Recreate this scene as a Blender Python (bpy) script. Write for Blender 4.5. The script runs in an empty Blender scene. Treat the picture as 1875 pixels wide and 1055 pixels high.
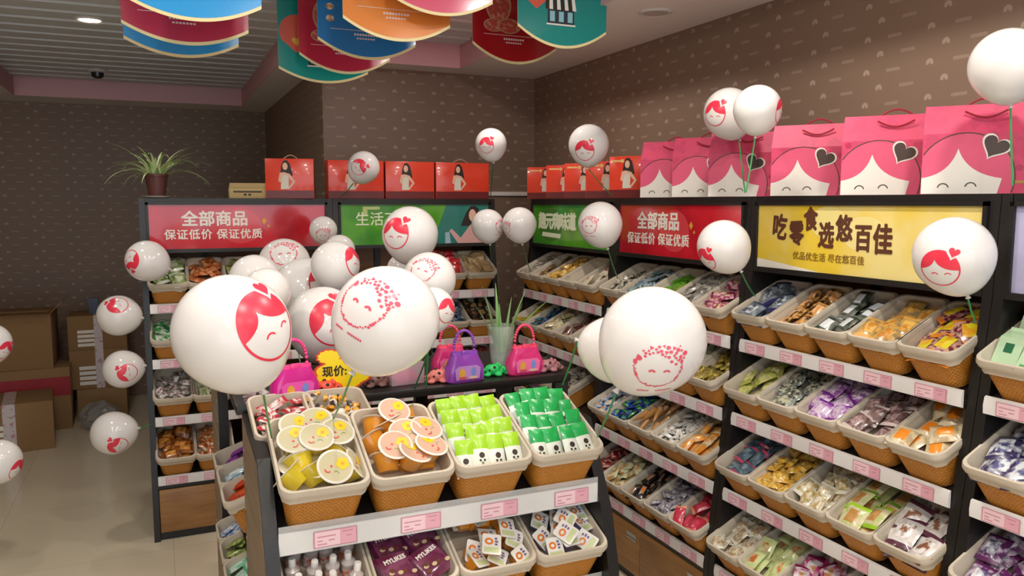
import bpy, bmesh, math, random
from mathutils import Vector, Matrix, Euler
from mathutils.geometry import delaunay_2d_cdt
random.seed(7)
R = math.radians
sc = bpy.context.scene
col = sc.collection
# ------------------------------------------------------------------ camera
F, CX, CY, HC = 1450.0, 937.5, 527.5, 1.65
PITCH, YAW = math.atan(155 / 1450.0), R(24.0)
FW = Vector((math.sin(YAW) * math.cos(PITCH), math.cos(YAW) * math.cos(PITCH), -math.sin(PITCH)))
RT = Vector((math.cos(YAW), -math.sin(YAW), 0))
UP = RT.cross(FW)
CAM = Vector((0, 0, HC))
cd = bpy.data.cameras.new('camera'); cam = bpy.data.objects.new('camera', cd); col.objects.link(cam)
cd.sensor_width = 36.0; cd.lens = F / 1875.0 * 36.0; cd.clip_start = 0.02
mw = Matrix((RT, UP, -FW)).transposed().to_4x4(); mw.translation = CAM
cam.matrix_world = mw
sc.camera = cam
# ------------------------------------------------------------------ world and exposure
w = bpy.data.worlds.new('world'); sc.world = w; w.use_nodes = True
bg = w.node_tree.nodes['Background']
bg.inputs[0].default_value = (0.80, 0.90, 1.0, 1); bg.inputs[1].default_value = 1.7
vs = sc.view_settings
vs.view_transform = 'Standard'; vs.look = 'None'; vs.gamma = 1.0; vs.use_curve_mapping = False
vs.exposure = 0.35
LAMP_W = 6.8

def ray(x, y): return FW * F + RT * (x - CX) + UP * (CY - y)
def on_z(x, y, z): r = ray(x, y); return CAM + r * ((z - HC) / r.z)
def on_x(x, y, X): r = ray(x, y); return CAM + r * (X / r.x)
def on_y(x, y, Y): r = ray(x, y); return CAM + r * (Y / r.y)
def at_depth(x, y, d): return CAM + ray(x, y) * (d / F)
# ------------------------------------------------------------------ materials
def lin(h):
    h = h.lstrip('#'); c = [int(h[i:i + 2], 16) / 255 for i in (0, 2, 4)]
    return tuple(x / 12.92 if x <= .04045 else ((x + .055) / 1.055) ** 2.4 for x in c) + (1,)
MATS = {}
def mat(name, hexc, rough=.5, metal=0, spec=.5, coat=0, trans=0, alpha=1, bump=None, var=None, emit=0, sub=0):
    if name in MATS: return MATS[name]
    m = bpy.data.materials.new(name); m.use_nodes = True; nt = m.node_tree
    b = nt.nodes['Principled BSDF']
    b.inputs['Base Color'].default_value = lin(hexc)
    b.inputs['Roughness'].default_value = rough; b.inputs['Metallic'].default_value = metal
    b.inputs['Specular IOR Level'].default_value = spec
    b.inputs['Coat Weight'].default_value = coat; b.inputs['Coat Roughness'].default_value = .06
    b.inputs['Transmission Weight'].default_value = trans; b.inputs['Alpha'].default_value = alpha
    if sub:
        b.inputs['Subsurface Weight'].default_value = sub; b.inputs['Subsurface Radius'].default_value = (.02, .015, .012)
    if emit:
        b.inputs['Emission Color'].default_value = lin(hexc); b.inputs['Emission Strength'].default_value = emit
    if var or bump:
        tc = nt.nodes.new('ShaderNodeTexCoord'); oi = nt.nodes.new('ShaderNodeObjectInfo')
        ad = nt.nodes.new('ShaderNodeVectorMath'); ad.operation = 'MULTIPLY_ADD'
        ad.inputs[1].default_value = (1, 1, 1)
        sc_ = nt.nodes.new('ShaderNodeMath'); sc_.operation = 'MULTIPLY'; sc_.inputs[1].default_value = 17.0
        nt.links.new(oi.outputs['Random'], sc_.inputs[0])
        nt.links.new(tc.outputs['Object'], ad.inputs[0]); nt.links.new(sc_.outputs[0], ad.inputs[2])
        if var:
            c2, scale, lo, hi = var
            n = nt.nodes.new('ShaderNodeTexNoise'); n.inputs['Scale'].default_value = scale; n.inputs['Detail'].default_value = 3
            r = nt.nodes.new('ShaderNodeValToRGB')
            r.color_ramp.elements[0].position = lo; r.color_ramp.elements[1].position = hi
            r.color_ramp.elements[0].color = lin(hexc); r.color_ramp.elements[1].color = lin(c2)
            nt.links.new(ad.outputs[0], n.inputs['Vector']); nt.links.new(n.outputs['Fac'], r.inputs[0])
            nt.links.new(r.outputs[0], b.inputs['Base Color'])
        if bump:
            scale, st = bump
            n = nt.nodes.new('ShaderNodeTexNoise'); n.inputs['Scale'].default_value = scale; n.inputs['Detail'].default_value = 4
            bp = nt.nodes.new('ShaderNodeBump'); bp.inputs['Strength'].default_value = st; bp.inputs['Distance'].default_value = .004
            nt.links.new(ad.outputs[0], n.inputs['Vector']); nt.links.new(n.outputs['Fac'], bp.inputs['Height'])
            nt.links.new(bp.outputs[0], b.inputs['Normal'])
    MATS[name] = m
    return m
def film(c1, c2, scale=60, lo=.42, hi=.58, rough=.22):
    return mat('film_%s_%s_%d' % (c1, c2, scale), c1, rough=rough, spec=.6, coat=.3, var=(c2, scale, lo, hi), bump=(45, .35))
def wallpaper_mat():
    m = bpy.data.materials.new('wallpaper'); m.use_nodes = True; nt = m.node_tree; N = nt.nodes; L = nt.links
    b = N['Principled BSDF']; b.inputs['Roughness'].default_value = .42; b.inputs['Specular IOR Level'].default_value = .35
    uv = N.new('ShaderNodeUVMap'); sp = N.new('ShaderNodeSeparateXYZ'); L.new(uv.outputs[0], sp.inputs[0])
    def M(op, a, c=None, d=None):
        n = N.new('ShaderNodeMath'); n.operation = op
        for i, v in enumerate((a, c, d)):
            if v is None: continue
            if isinstance(v, (int, float)): n.inputs[i].default_value = v
            else: L.new(v, n.inputs[i])
        return n.outputs[0]
    u, v = sp.outputs[0], sp.outputs[1]
    A, B = .25, .056
    rv = M('DIVIDE', v, B); row = M('FLOOR', rv); y = M('MULTIPLY', M('SUBTRACT', M('SUBTRACT', rv, row), .5), B)
    par = M('FLOORED_MODULO', row, 2)
    ru = M('ADD', M('DIVIDE', u, A), M('MULTIPLY', par, .22)); x = M('MULTIPLY', M('SUBTRACT', ru, M('FLOOR', ru)), A)
    lx = M('SUBTRACT', x, .06); tx = M('SUBTRACT', x, .17)
    d = M('SQRT', M('ADD', M('MULTIPLY', lx, lx), M('MULTIPLY', y, y)))
    dome = M('MULTIPLY', M('LESS_THAN', d, .0135), M('GREATER_THAN', y, -.006))
    peak = M('GREATER_THAN', M('SUBTRACT', .0015, M('MULTIPLY', M('ABSOLUTE', lx), 1.5)), y)
    dome = M('MULTIPLY', dome, M('SUBTRACT', 1, peak))
    tb = M('MULTIPLY', M('LESS_THAN', M('ABSOLUTE', tx), .027), M('LESS_THAN', M('ABSOLUTE', y), .0055))
    wv = N.new('ShaderNodeTexNoise'); wv.inputs['Scale'].default_value = 420; L.new(uv.outputs[0], wv.inputs['Vector'])
    tb = M('MULTIPLY', tb, M('MULTIPLY', wv.outputs['Fac'], .85))
    ft = M('MULTIPLY', M('MAXIMUM', M('MULTIPLY', dome, .8), tb), .42)
    n2 = N.new('ShaderNodeTexNoise'); n2.inputs['Scale'].default_value = 3; L.new(uv.outputs[0], n2.inputs['Vector'])
    mx = N.new('ShaderNodeMix'); mx.data_type = 'RGBA'
    mx.inputs[6].default_value = lin('#87705f'); mx.inputs[7].default_value = lin('#dccbb9')
    L.new(ft, mx.inputs[0]); L.new(mx.outputs[2], b.inputs['Base Color'])
    return m
def weave_mat():
    m = bpy.data.materials.new('woven_rattan'); m.use_nodes = True; nt = m.node_tree; N = nt.nodes; L = nt.links
    b = N['Principled BSDF']; b.inputs['Roughness'].default_value = .48
    uv = N.new('ShaderNodeUVMap')
    br = N.new('ShaderNodeTexBrick'); br.offset = .5
    for k, v_ in (('Scale', 1.0), ('Mortar Size', .0012), ('Mortar Smooth', 1.0), ('Brick Width', .011), ('Row Height', .0065)): br.inputs[k].default_value = v_
    br.inputs['Color1'].default_value = lin('#cf8a30'); br.inputs['Color2'].default_value = lin('#c57f28'); br.inputs['Mortar'].default_value = lin('#a0641e')
    L.new(uv.outputs[0], br.inputs['Vector']); L.new(br.outputs['Color'], b.inputs['Base Color'])
    bp = N.new('ShaderNodeBump'); bp.inputs['Strength'].default_value = .7; bp.inputs['Distance'].default_value = .003; bp.invert = True
    L.new(br.outputs['Fac'], bp.inputs['Height']); L.new(bp.outputs[0], b.inputs['Normal'])
    return m
def wood_mat(name, c1, c2, rough=.4):
    m = bpy.data.materials.new(name); m.use_nodes = True; nt = m.node_tree; N = nt.nodes; L = nt.links
    b = N['Principled BSDF']; b.inputs['Roughness'].default_value = rough
    tc = N.new('ShaderNodeTexCoord'); mp = N.new('ShaderNodeMapping'); mp.inputs['Scale'].default_value = (2.2, 2.2, 26)
    n = N.new('ShaderNodeTexNoise'); n.inputs['Scale'].default_value = 1.6; n.inputs['Detail'].default_value = 6
    r = N.new('ShaderNodeValToRGB'); r.color_ramp.elements[0].color = lin(c1); r.color_ramp.elements[1].color = lin(c2)
    r.color_ramp.elements[0].position = .35; r.color_ramp.elements[1].position = .65
    L.new(tc.outputs['Object'], mp.inputs[0]); L.new(mp.outputs[0], n.inputs['Vector']); L.new(n.outputs['Fac'], r.inputs[0]); L.new(r.outputs[0], b.inputs['Base Color'])
    return m
def floor_mat():
    m = bpy.data.materials.new('floor_tile'); m.use_nodes = True; nt = m.node_tree; N = nt.nodes; L = nt.links
    b = N['Principled BSDF']; b.inputs['Roughness'].default_value = .16; b.inputs['Specular IOR Level'].default_value = .5
    tc = N.new('ShaderNodeTexCoord'); br = N.new('ShaderNodeTexBrick'); br.offset = 0
    for k, v_ in (('Scale', 1.0), ('Mortar Size', .0015), ('Brick Width', .8), ('Row Height', .8)): br.inputs[k].default_value = v_
    br.inputs['Color1'].default_value = lin('#e2d6bd'); br.inputs['Color2'].default_value = lin('#dfd3ba'); br.inputs['Mortar'].default_value = lin('#c0b49c')
    L.new(tc.outputs['Object'], br.inputs['Vector']); L.new(br.outputs['Color'], b.inputs['Base Color'])
    return m
M_WALLP = wallpaper_mat(); M_WEAVE = weave_mat(); M_FLOOR = floor_mat()
M_DOOR = wood_mat('door_wood', '#8d6236', '#a57848'); M_BACKB = wood_mat('back_board', '#7a4a1c', '#8d5722')
M_PANEL = wood_mat('panel_side', '#7b6650', '#8d7860', .5)
M_BLACK = mat('black_laminate', '#1b1817', .38, bump=(90, .15)); M_WHITE = mat('white_plaster', '#ece6e0', .7)
M_PINKT = mat('pink_paint', '#e6b4ba', .6); M_SLAT = mat('slat_grey', '#d2d7dc', .45); M_VOID = mat('plenum_dark', '#6a6d72', .9)
M_LINER = mat('liner_cloth', '#c4b8a6', .8, var=('#c08a78', 75, .70, .74), bump=(30, .5))
M_STRIP = mat('strip_white', '#e6e2e0', .35); M_CLEAR = mat('strip_clear', '#f2f2f2', .08, alpha=.28)
M_TAG = mat('tag_pink', '#e3a9b8', .4); M_TAGD = mat('tag_print', '#c98a9c', .5); M_TAGW = mat('tag_pale', '#f0ccd4', .4)
M_STEEL = mat('steel', '#b9bcbb', .25, metal=1); M_BALL = mat('balloon_latex', '#e0dcda', .13, spec=.5, sub=.15)
M_RED = mat('print_red', '#e0354c', .3); M_PINKP = mat('print_pink', '#e4526c', .3); M_KNOT = mat('knot_latex', '#d8d0cc', .3)
M_STICK = mat('stick_green', '#2f8a4c', .35); M_CARD = mat('cardboard', '#93714a', .8, bump=(20, .2)); M_CARDL = mat('cardboard_pale', '#b59d6c', .8)
M_TAPE = mat('tape_white', '#cfc3c4', .3, var=('#b98a96', 40, .55, .62)); M_INK = mat('ink', '#3a2a24', .6)
M_WHITEP = mat('print_white', '#ece6dc', .4); M_GLASS = mat('vase_glass', '#dfe8e2', .04, alpha=.22, spec=.6)
M_SKIN = mat('print_skin', '#e3b79c', .5); M_HAIR = mat('print_hair', '#2b1d1a', .5)
# ------------------------------------------------------------------ mesh building
class MB:
    def __init__(s): s.v, s.f, s.m, s.uv = [], [], [], {}
    def box(s, x0, y0, z0, x1, y1, z1, mi=0):
        return s.hexa([(x0, y0, z0), (x1, y0, z0), (x1, y1, z0), (x0, y1, z0), (x0, y0, z1), (x1, y0, z1), (x1, y1, z1), (x0, y1, z1)], mi)
    def hexa(s, p, mi=0):
        o = len(s.v); s.v += [tuple(q) for q in p]
        for f in ((3, 2, 1, 0), (4, 5, 6, 7), (0, 1, 5, 4), (1, 2, 6, 5), (2, 3, 7, 6), (3, 0, 4, 7)):
            s.f.append([o + i for i in f]); s.m.append(mi)
        return s
    def cbox(s, x0, y0, z0, x1, y1, z1, c, mi=0):      # chamfered box
        bm = bmesh.new(); bmesh.ops.create_cube(bm, size=1)
        for q in bm.verts: q.co = Vector(((x0 + x1) / 2 + q.co.x * (x1 - x0), (y0 + y1) / 2 + q.co.y * (y1 - y0), (z0 + z1) / 2 + q.co.z * (z1 - z0)))
        bmesh.ops.bevel(bm, geom=bm.edges[:], offset=c, segments=2, affect='EDGES', profile=.5)
        return s.frombm(bm, mi)
    def frombm(s, bm, mi=0, M=None):
        o = len(s.v); bm.verts.ensure_lookup_table()
        for q in bm.verts: s.v.append(tuple(M @ q.co if M else q.co))
        for f in bm.faces: s.f.append([o + q.index for q in f.verts]); s.m.append(mi)
        bm.free(); return s
    def prism(s, poly, a, b, ax=0, mi=0):            # polygon in the other two axes, extruded along ax
        def P(q, t): return {0: (t, q[0], q[1]), 1: (q[0], t, q[1]), 2: (q[0], q[1], t)}[ax]
        o = len(s.v); n = len(poly)
        s.v += [P(q, a) for q in poly] + [P(q, b) for q in poly]
        s.f += [list(range(o + n - 1, o - 1, -1)), list(range(o + n, o + 2 * n))]; s.m += [mi, mi]
        for i in range(n):
            j = (i + 1) % n; s.f.append([o + i, o + j, o + n + j, o + n + i]); s.m.append(mi)
        return s
    def loft(s, rings, mi=0, cap0=False, cap1=False, uvs=None, close=True):
        o = len(s.v); n = len(rings[0])
        for r in rings: s.v += [tuple(q) for q in r]
        for k in range(len(rings) - 1):
            for i in range(n if close else n - 1):
                j = (i + 1) % n
                if uvs: s.uv[len(s.f)] = [uvs(k, i), uvs(k, i + 1), uvs(k + 1, i + 1), uvs(k + 1, i)]
                s.f.append([o + k * n + i, o + k * n + j, o + (k + 1) * n + j, o + (k + 1) * n + i]); s.m.append(mi)
        if cap0: s.f.append([o + i for i in range(n - 1, -1, -1)]); s.m.append(mi)
        if cap1: e = o + (len(rings) - 1) * n; s.f.append([e + i for i in range(n)]); s.m.append(mi)
        return s
    def lathe(s, prof, n=20, mi=0, M=None, cap0=True, cap1=True):
        rings = []
        for r, z in prof:
            ring = [Vector((r * math.cos(2 * math.pi * i / n), r * math.sin(2 * math.pi * i / n), z)) for i in range(n)]
            rings.append([M @ q for q in ring] if M else ring)
        return s.loft(rings, mi, cap0, cap1)
    def tube(s, pts, r, n=8, mi=0):
        pts = [Vector(p) for p in pts]; rings = []
        rr = r if isinstance(r, (list, tuple)) else [r] * len(pts)
        ref = None
        for k, p in enumerate(pts):
            t = (pts[min(k + 1, len(pts) - 1)] - pts[max(k - 1, 0)]).normalized()
            if ref is None: ref = t.orthogonal().normalized()
            a = (ref - t * ref.dot(t)).normalized(); ref = a; b = t.cross(a)
            rings.append([p + (a * math.cos(2 * math.pi * i / n) + b * math.sin(2 * math.pi * i / n)) * rr[k] for i in range(n)])
        return s.loft(rings, mi, True, True)
    def sphere(s, c, r, n=10, m=7, mi=0, sc3=(1, 1, 1)):
        prof = [(max(1e-4, math.sin(math.pi * k / m)) * r, -math.cos(math.pi * k / m) * r) for k in range(m + 1)]
        M = Matrix.Translation(c) @ Matrix.Diagonal((*sc3, 1))
        return s.lathe(prof, n, mi, M)
    def tris(s, v, t, mi=0):
        o = len(s.v); s.v += [tuple(q) for q in v]
        for f in t: s.f.append([o + i for i in f]); s.m.append(mi)
        return s
    def mesh(s, name, mats, sharp=40):
        me = bpy.data.meshes.new(name); me.from_pydata(s.v, [], s.f)
        for m in (mats if isinstance(mats, (list, tuple)) else [mats]): me.materials.append(m)
        if any(s.m): me.polygons.foreach_set('material_index', s.m)
        if s.uv:
            l = me.uv_layers.new(name='UVMap')
            for fi, us in s.uv.items():
                for li, q in zip(me.polygons[fi].loop_indices, us): l.data[li].uv = q
        me.polygons.foreach_set('use_smooth', [True] * len(s.f)); me.set_sharp_from_angle(angle=R(sharp)); me.update()
        return me
    def build(s, name, mats, parent=None, M=None, sharp=40): return link(name, s.mesh(name, mats, sharp), parent, M)
def link(name, me, parent=None, M=None):
    o = bpy.data.objects.new(name, me); col.objects.link(o)
    if M is not None: o.matrix_basis = M
    if parent: o.parent = parent
    return o
def tag(o, label=None, cat=None, group=None, kind=None):
    if label: o['label'] = label
    if cat: o['category'] = cat
    if group: o['group'] = group
    if kind: o['kind'] = kind
    return o
def thing(name, M, label, cat, group=None):
    o = bpy.data.objects.new(name, None); col.objects.link(o); o.empty_display_size = .05
    o.matrix_basis = M; return tag(o, label, cat, group)
def T(x, y=None, z=None): return Matrix.Translation(x if y is None else (x, y, z))
def RZ(a): return Matrix.Rotation(a, 4, 'Z')
def RX(a): return Matrix.Rotation(a, 4, 'X')
def RY(a): return Matrix.Rotation(a, 4, 'Y')
def text_mesh(s, size, offset=0, extrude=.0006, spacing=1.0, align='LEFT'):
    cu = bpy.data.curves.new('lettering', 'FONT'); cu.body = s; cu.size = size; cu.offset = offset; cu.extrude = extrude
    cu.space_character = spacing; cu.align_x = align; cu.align_y = 'CENTER'; cu.resolution_u = 2
    o = bpy.data.objects.new('lettering', cu); col.objects.link(o)
    dg = bpy.context.evaluated_depsgraph_get(); me = bpy.data.meshes.new_from_object(o.evaluated_get(dg))
    bpy.data.objects.remove(o); bpy.data.curves.remove(cu)
    me.materials.clear(); return me
def bold_mesh(s, size, offset=0, **k):
    me = text_mesh(s, size, 0, **k)
    vs0 = [tuple(v.co) for v in me.vertices]; fs0 = [list(p.vertices) for p in me.polygons]; mb = MB()
    offs = [(0, 0)] if not offset else [(offset * math.cos(a_), offset * math.sin(a_)) for a_ in [i * math.pi / 4 for i in range(8)]]
    for i, (dx, dy) in enumerate(offs): mb.tris([(x + dx, y + dy, z + i * .00003) for x, y, z in vs0], fs0)
    return mb
def lettering(s, size, m, M, parent, offset=0, **k):
    return bold_mesh(s, size, offset, **k).build('lettering', m, parent, M, 30)
# ---- 2D outlines
def circ(cx, cy, rx, ry=None, n=40, a0=0, a1=2 * math.pi):
    ry = ry or rx; full = abs(a1 - a0 - 2 * math.pi) < 1e-6
    return [(cx + rx * math.cos(a0 + (a1 - a0) * i / (n if full else n - 1)), cy + ry * math.sin(a0 + (a1 - a0) * i / (n if full else n - 1))) for i in range(n)]
def bez(a, c, b, n=12): return [((1 - t) ** 2 * a[0] + 2 * t * (1 - t) * c[0] + t * t * b[0], (1 - t) ** 2 * a[1] + 2 * t * (1 - t) * c[1] + t * t * b[1]) for t in [i / n for i in range(n + 1)]]
def heart(cx, cy, s, rot=0, n=30):
    out = []
    for i in range(n):
        t = 2 * math.pi * i / n
        x = 16 * math.sin(t) ** 3 / 17; y = (13 * math.cos(t) - 5 * math.cos(2 * t) - 2 * math.cos(3 * t) - math.cos(4 * t)) / 17
        out.append((cx + s * (x * math.cos(rot) - y * math.sin(rot)), cy + s * (x * math.sin(rot) + y * math.cos(rot))))
    return out
def arcband(cx, cy, r, th, a0, a1, n=8): return circ(cx, cy, r, n=n, a0=a0, a1=a1) + circ(cx, cy, r - th, n=n, a0=a0, a1=a1)[::-1]
def inside(p, poly):
    x, y = p; c = False; j = len(poly) - 1
    for i in range(len(poly)):
        (xi, yi), (xj, yj) = poly[i], poly[j]
        if (yi > y) != (yj > y) and x < (xj - xi) * (y - yi) / (yj - yi) + xi: c = not c
        j = i
    return c
def fill2d(polys, holes=(), step=None):
    vs_, es = [], []
    for p in list(polys) + list(holes):
        o = len(vs_); vs_ += [Vector(q) for q in p]; es += [(o + i, o + (i + 1) % len(p)) for i in range(len(p))]
    if step:
        xs = [q[0] for p in polys for q in p]; ys = [q[1] for p in polys for q in p]
        y = min(ys)
        while y < max(ys):
            x = min(xs)
            while x < max(xs):
                if any(inside((x, y), p) for p in polys): vs_.append(Vector((x, y)))
                x += step
            y += step
    V, _, Fc, *_ = delaunay_2d_cdt(vs_, es, [], 0, 1e-5)
    out = []
    for f in Fc:
        c = sum((V[i] for i in f), Vector((0, 0))) / len(f)
        if any(inside(c, p) for p in polys) and not any(inside(c, p) for p in holes): out.append(list(f))
    return [tuple(q) for q in V], out
# ------------------------------------------------------------------ the room
XW, YB, YFAR, ZC, XRET, XL, YR = 2.285, 4.77, 7.45, 2.457, .909, -2.6, -3.2
def wall(name, p0, p1, z0, z1, inward):       # vertical slab along p0-p1 with wallpaper uv in metres
    a, b = Vector((*p0, 0)), Vector((*p1, 0)); L = (b - a).length; n = Vector((*inward, 0)) * -.08
    mb = MB(); P = [a, b, b + n, a + n]
    mb.hexa([(*q.xy, z0) for q in P] + [(*q.xy, z1) for q in P])
    if (b - a).cross(n).z < 0: mb.f = [f[::-1] for f in mb.f]
    for i, f in enumerate(mb.f): mb.uv[i] = [((Vector(mb.v[k]) - a).xy.dot((b - a).xy.normalized()) + .07, mb.v[k][2]) for k in f]
    return tag(mb.build(name, M_WALLP), 'brown printed wallpaper wall', None, None, 'structure')
wall('wall_right', (XW, YB), (XW, YR), 0, 2.75, (-1, 0))
wall('wall_back', (XRET, YB), (XW, YB), 0, 2.75, (0, -1))
wall('wall_return', (XRET, YFAR), (XRET, YB + .08), 0, 2.75, (-1, 0))
wall('wall_far', (XL, YFAR), (XRET, YFAR), 0, 2.75, (0, -1))
wall('wall_left', (XL, YR), (XL, YFAR), 0, 2.75, (1, 0))
tag(MB().box(XL - .1, YR, -.08, XW + .1, YFAR + .1, 0).build('floor', M_FLOOR), None, None, None, 'structure')
OX0, OX1, OXM, OYM, OYF, OY0 = -.95, 1.70, .683, 4.58, 7.05, -2.2
c = MB()
for x0, y0, x1, y1 in ((OX1, YR, XW, YB), (OXM, OYM, OX1, YB), (OXM, YB, XRET, YFAR), (OX0, OYF, OXM, YFAR), (XL, YR, OX0, YFAR), (OX0, YR, OX1, OY0)):
    c.box(x0, y0, ZC, x1, y1, ZC + .03)
ceil = tag(c.build('ceiling', M_WHITE), None, None, None, 'structure')
t = MB()
for x0, y0, x1, y1 in ((OX1 - .006, OY0, OX1 - .001, OYM), (OXM, OYM - .006, OX1 - .001, OYM - .001), (OXM - .006, OYM - .006, OXM - .001, OYF), (OX0, OYF - .006, OXM - .001, OYF - .001), (OX0 + .001, OY0, OX0 + .006, OYF), (OX0, OY0 + .001, OX1, OY0 + .006)):
    t.box(x0, y0, ZC - .0005, x1, y1, ZC + .14)
tag(t.build('trim_1', M_PINKT), None, None, None, 'structure')
tag(MB().box(XL - .1, YR, 2.72, XW + .1, YFAR + .1, 2.75).build('ceiling_plenum', M_VOID), None, None, None, 'structure')
ZS = 2.60
def slat(x0, x1):
    m = MB().prism([(-.08, .0), (-.075, -.012), (.075, -.012), (.08, 0), (.08, .05), (-.08, .05)], x0, x1, 0); return m.mesh('slat', M_SLAT)
s_long, s_short = slat(OX0 + .01, OX1 - .01), slat(OX0, OXM)
y = OY0 + .1
while y < OYF - .05:
    link('slat', s_long if y < OYM - .09 else s_short, ceil, T(0, y, ZS)); y += .205
tag(MB().box(1.70, YB - .02, 1.70, XW, YB, 1.725).build('trim_2', M_WHITE), None, None, None, 'structure')
# ------------------------------------------------------------------ ceiling lamps
M_LED = mat('lamp_diffuser', '#fff2e0', .5, emit=14); M_RING = mat('lamp_ring', '#d8d4d0', .3); M_OFF = mat('lamp_off', '#c9bfb5', .4); M_DARKL = mat('sensor_dark', '#20242b', .2)
def downlight(x, y, z, lit, label, power=1.0, warm=(1, .94, .85)):
    t_ = thing('downlight', T(x, y, z), label, 'ceiling light', 'round recessed ceiling lights')
    MB().lathe([(.052, -.004), (.066, -.008), (.072, -.002), (.072, .006), (.05, .006)], 28, cap0=False, cap1=False).build('ring', M_RING, t_)
    MB().lathe([(.052, -.003), (.052, .004)], 28).build('diffuser', M_LED if lit else M_OFF, t_)
    if lit:
        ld = bpy.data.lights.new('lamp', 'AREA'); ld.shape = 'DISK'; ld.size = .1; ld.energy = LAMP_W * power; ld.color = warm
        lo = bpy.data.objects.new('lamp', ld); col.objects.link(lo); lo.parent = t_; lo.matrix_basis = T(0, 0, -.012)
downlight(-.277, 4.70, ZS - .014, True, 'lit round ceiling light beside the hanging cards', .35)
k = 0
for x in (-.45, .55, 1.45):
    for y in (-1.5, -.3, .9, 1.9, 3.45):
        if x == 1.45 and y < -1 or x == .55 and y > 3: continue
        k += 1
        downlight(x, y, ZS - .014, True, 'lit round ceiling light overhead, outside the picture', .8 if y > 2.5 else 1.0)
downlight(1.964, 2.916, ZC - .001, False, 'unlit round ceiling light on the plaster above the pink bags')
sn = thing('smoke_sensor', T(-.346, 6.40, ZS - .014), 'dark oval sensor with pale rim on the slatted ceiling', 'sensor')
MB().lathe([(.06, 0), (.062, -.012), (.05, -.02)], 24).build('rim', M_RING, sn)
MB().lathe([(.042, -.021), (.038, -.05), (.02, -.06)], 24).build('lens', M_DARKL, sn)
# ------------------------------------------------------------------ baskets
def rrect(hx, hy, r, z, cy=0, n=4):
    out = []
    for qx, qy, a in ((1, 1, 0), (-1, 1, 90), (-1, -1, 180), (1, -1, 270)):
        for i in range(n + 1):
            t_ = R(a + 90 * i / n); out.append(Vector((qx * (hx - r) + r * math.cos(t_), cy + qy * (hy - r) + r * math.sin(t_), z)))
    return out
def basket_meshes(W, L, H):
    fl = .016; cy = L / 2 - fl
    def ring(k, z, d=0): return rrect(W / 2 - fl * 1.2 + fl * 1.2 * k + d, L / 2 - fl + fl * k + d, .032, z, cy)
    rings = [ring(0, .0), ring(.3, H * .3), ring(.6, H * .6), ring(.97, H - .004)]
    per = [0]
    for i in range(len(rings[0])): per.append(per[-1] + (rings[2][(i + 1) % len(rings[2])] - rings[2][i]).length)
    hs = [0, H * .3, H * .6, H]
    body = MB().loft(rings, 0, True, False, uvs=lambda k, i: (per[i], hs[k])).mesh('woven_body', M_WEAVE)
    rnd = random.Random(5)
    low = [q + Vector((0, 0, rnd.uniform(-.004, .004))) for q in ring(.72, H - .036, .006)]
    fold = ring(.80, H - .024, .0045)
    lin_ = MB().loft([low, fold, ring(.86, H - .018, .008), ring(1, H - .008, .007), ring(1, H + .003, .004), ring(1, H + .003, -.003), ring(.95, H - .012, -.006), ring(.62, H - .052, -.006)], 0, False, True).mesh('cloth_liner', M_LINER, 60)
    return body, lin_
BK = {'rack': (.176, .25, .122), 'isle': (.216, .30, .138)}
BM = {k: basket_meshes(*v) for k, v in BK.items()}
# ------------------------------------------------------------------ snack packets
def pillow(l, w_, t_, nu=8, nv=4, crimp=.13, panel=(.5, .62), bow=0):
    mb = MB(); idx = {}
    for side in (1, -1):
        for i in range(nu + 1):
            for j in range(nv + 1):
                u = -1 + 2 * i / nu; v = -1 + 2 * j / nv
                edge = abs(v) == 1 or i in (0, nu)
                if side == -1 and edge: idx[(side, i, j)] = idx[(1, i, j)]; continue
                cu = max(0, 1 - (abs(u) / (1 - crimp)) ** 3) if abs(u) < 1 - crimp else 0
                h = t_ / 2 * (cu ** .5) * (1 - v ** 4) ** .5 + (0 if edge else .0006)
                pin = 1 + .06 * abs(u) ** 3
                idx[(side, i, j)] = len(mb.v); mb.v.append((u * l / 2, v * w_ / 2 * pin, side * h))
        for i in range(nu):
            for j in range(nv):
                q = [idx[(side, i, j)], idx[(side, i + 1, j)], idx[(side, i + 1, j + 1)], idx[(side, i, j + 1)]]
                u = abs(-1 + 2 * (i + .5) / nu); v = abs(-1 + 2 * (j + .5) / nv)
                mi = 2 if u > 1 - crimp * 1.6 else (1 if (u < panel[0] and v < panel[1]) else 0)
                mb.f.append(q if side == 1 else q[::-1]); mb.m.append(mi)
    return mb
def disc(l, w_, t_):
    mb = MB(); mb.lathe([(l * .30, -t_ / 2), (l * .44, -t_ * .2), (l * .5, 0), (l * .44, t_ * .25), (l * .34, t_ * .45)], 16, 0, cap1=False)
    mb.lathe([(l * .34, t_ * .45), (l * .1, t_ * .5)], 16, 1, cap0=False); return mb
def bag_flat(l, w_, t_): return pillow(l, w_, t_, 8, 4, .22, (.45, .8))
def block(l, w_, t_):
    mb = MB().cbox(-l / 2, -w_ / 2, -t_ / 2, l / 2, w_ / 2, t_ / 2, min(l, w_, t_) * .18, 0)
    mb.cbox(-l * .2, -w_ * .505, -t_ * .52, l * .2, w_ * .505, t_ * .52, t_ * .12, 1)
    return mb
def cone(l, w_, t_):
    return MB().lathe([(.001, -l / 2), (w_ * .25, -l * .1), (w_ * .45, l * .35), (w_ * .5, l * .42), (w_ * .35, l * .5)], 12, 0, RY(R(90)))
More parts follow.
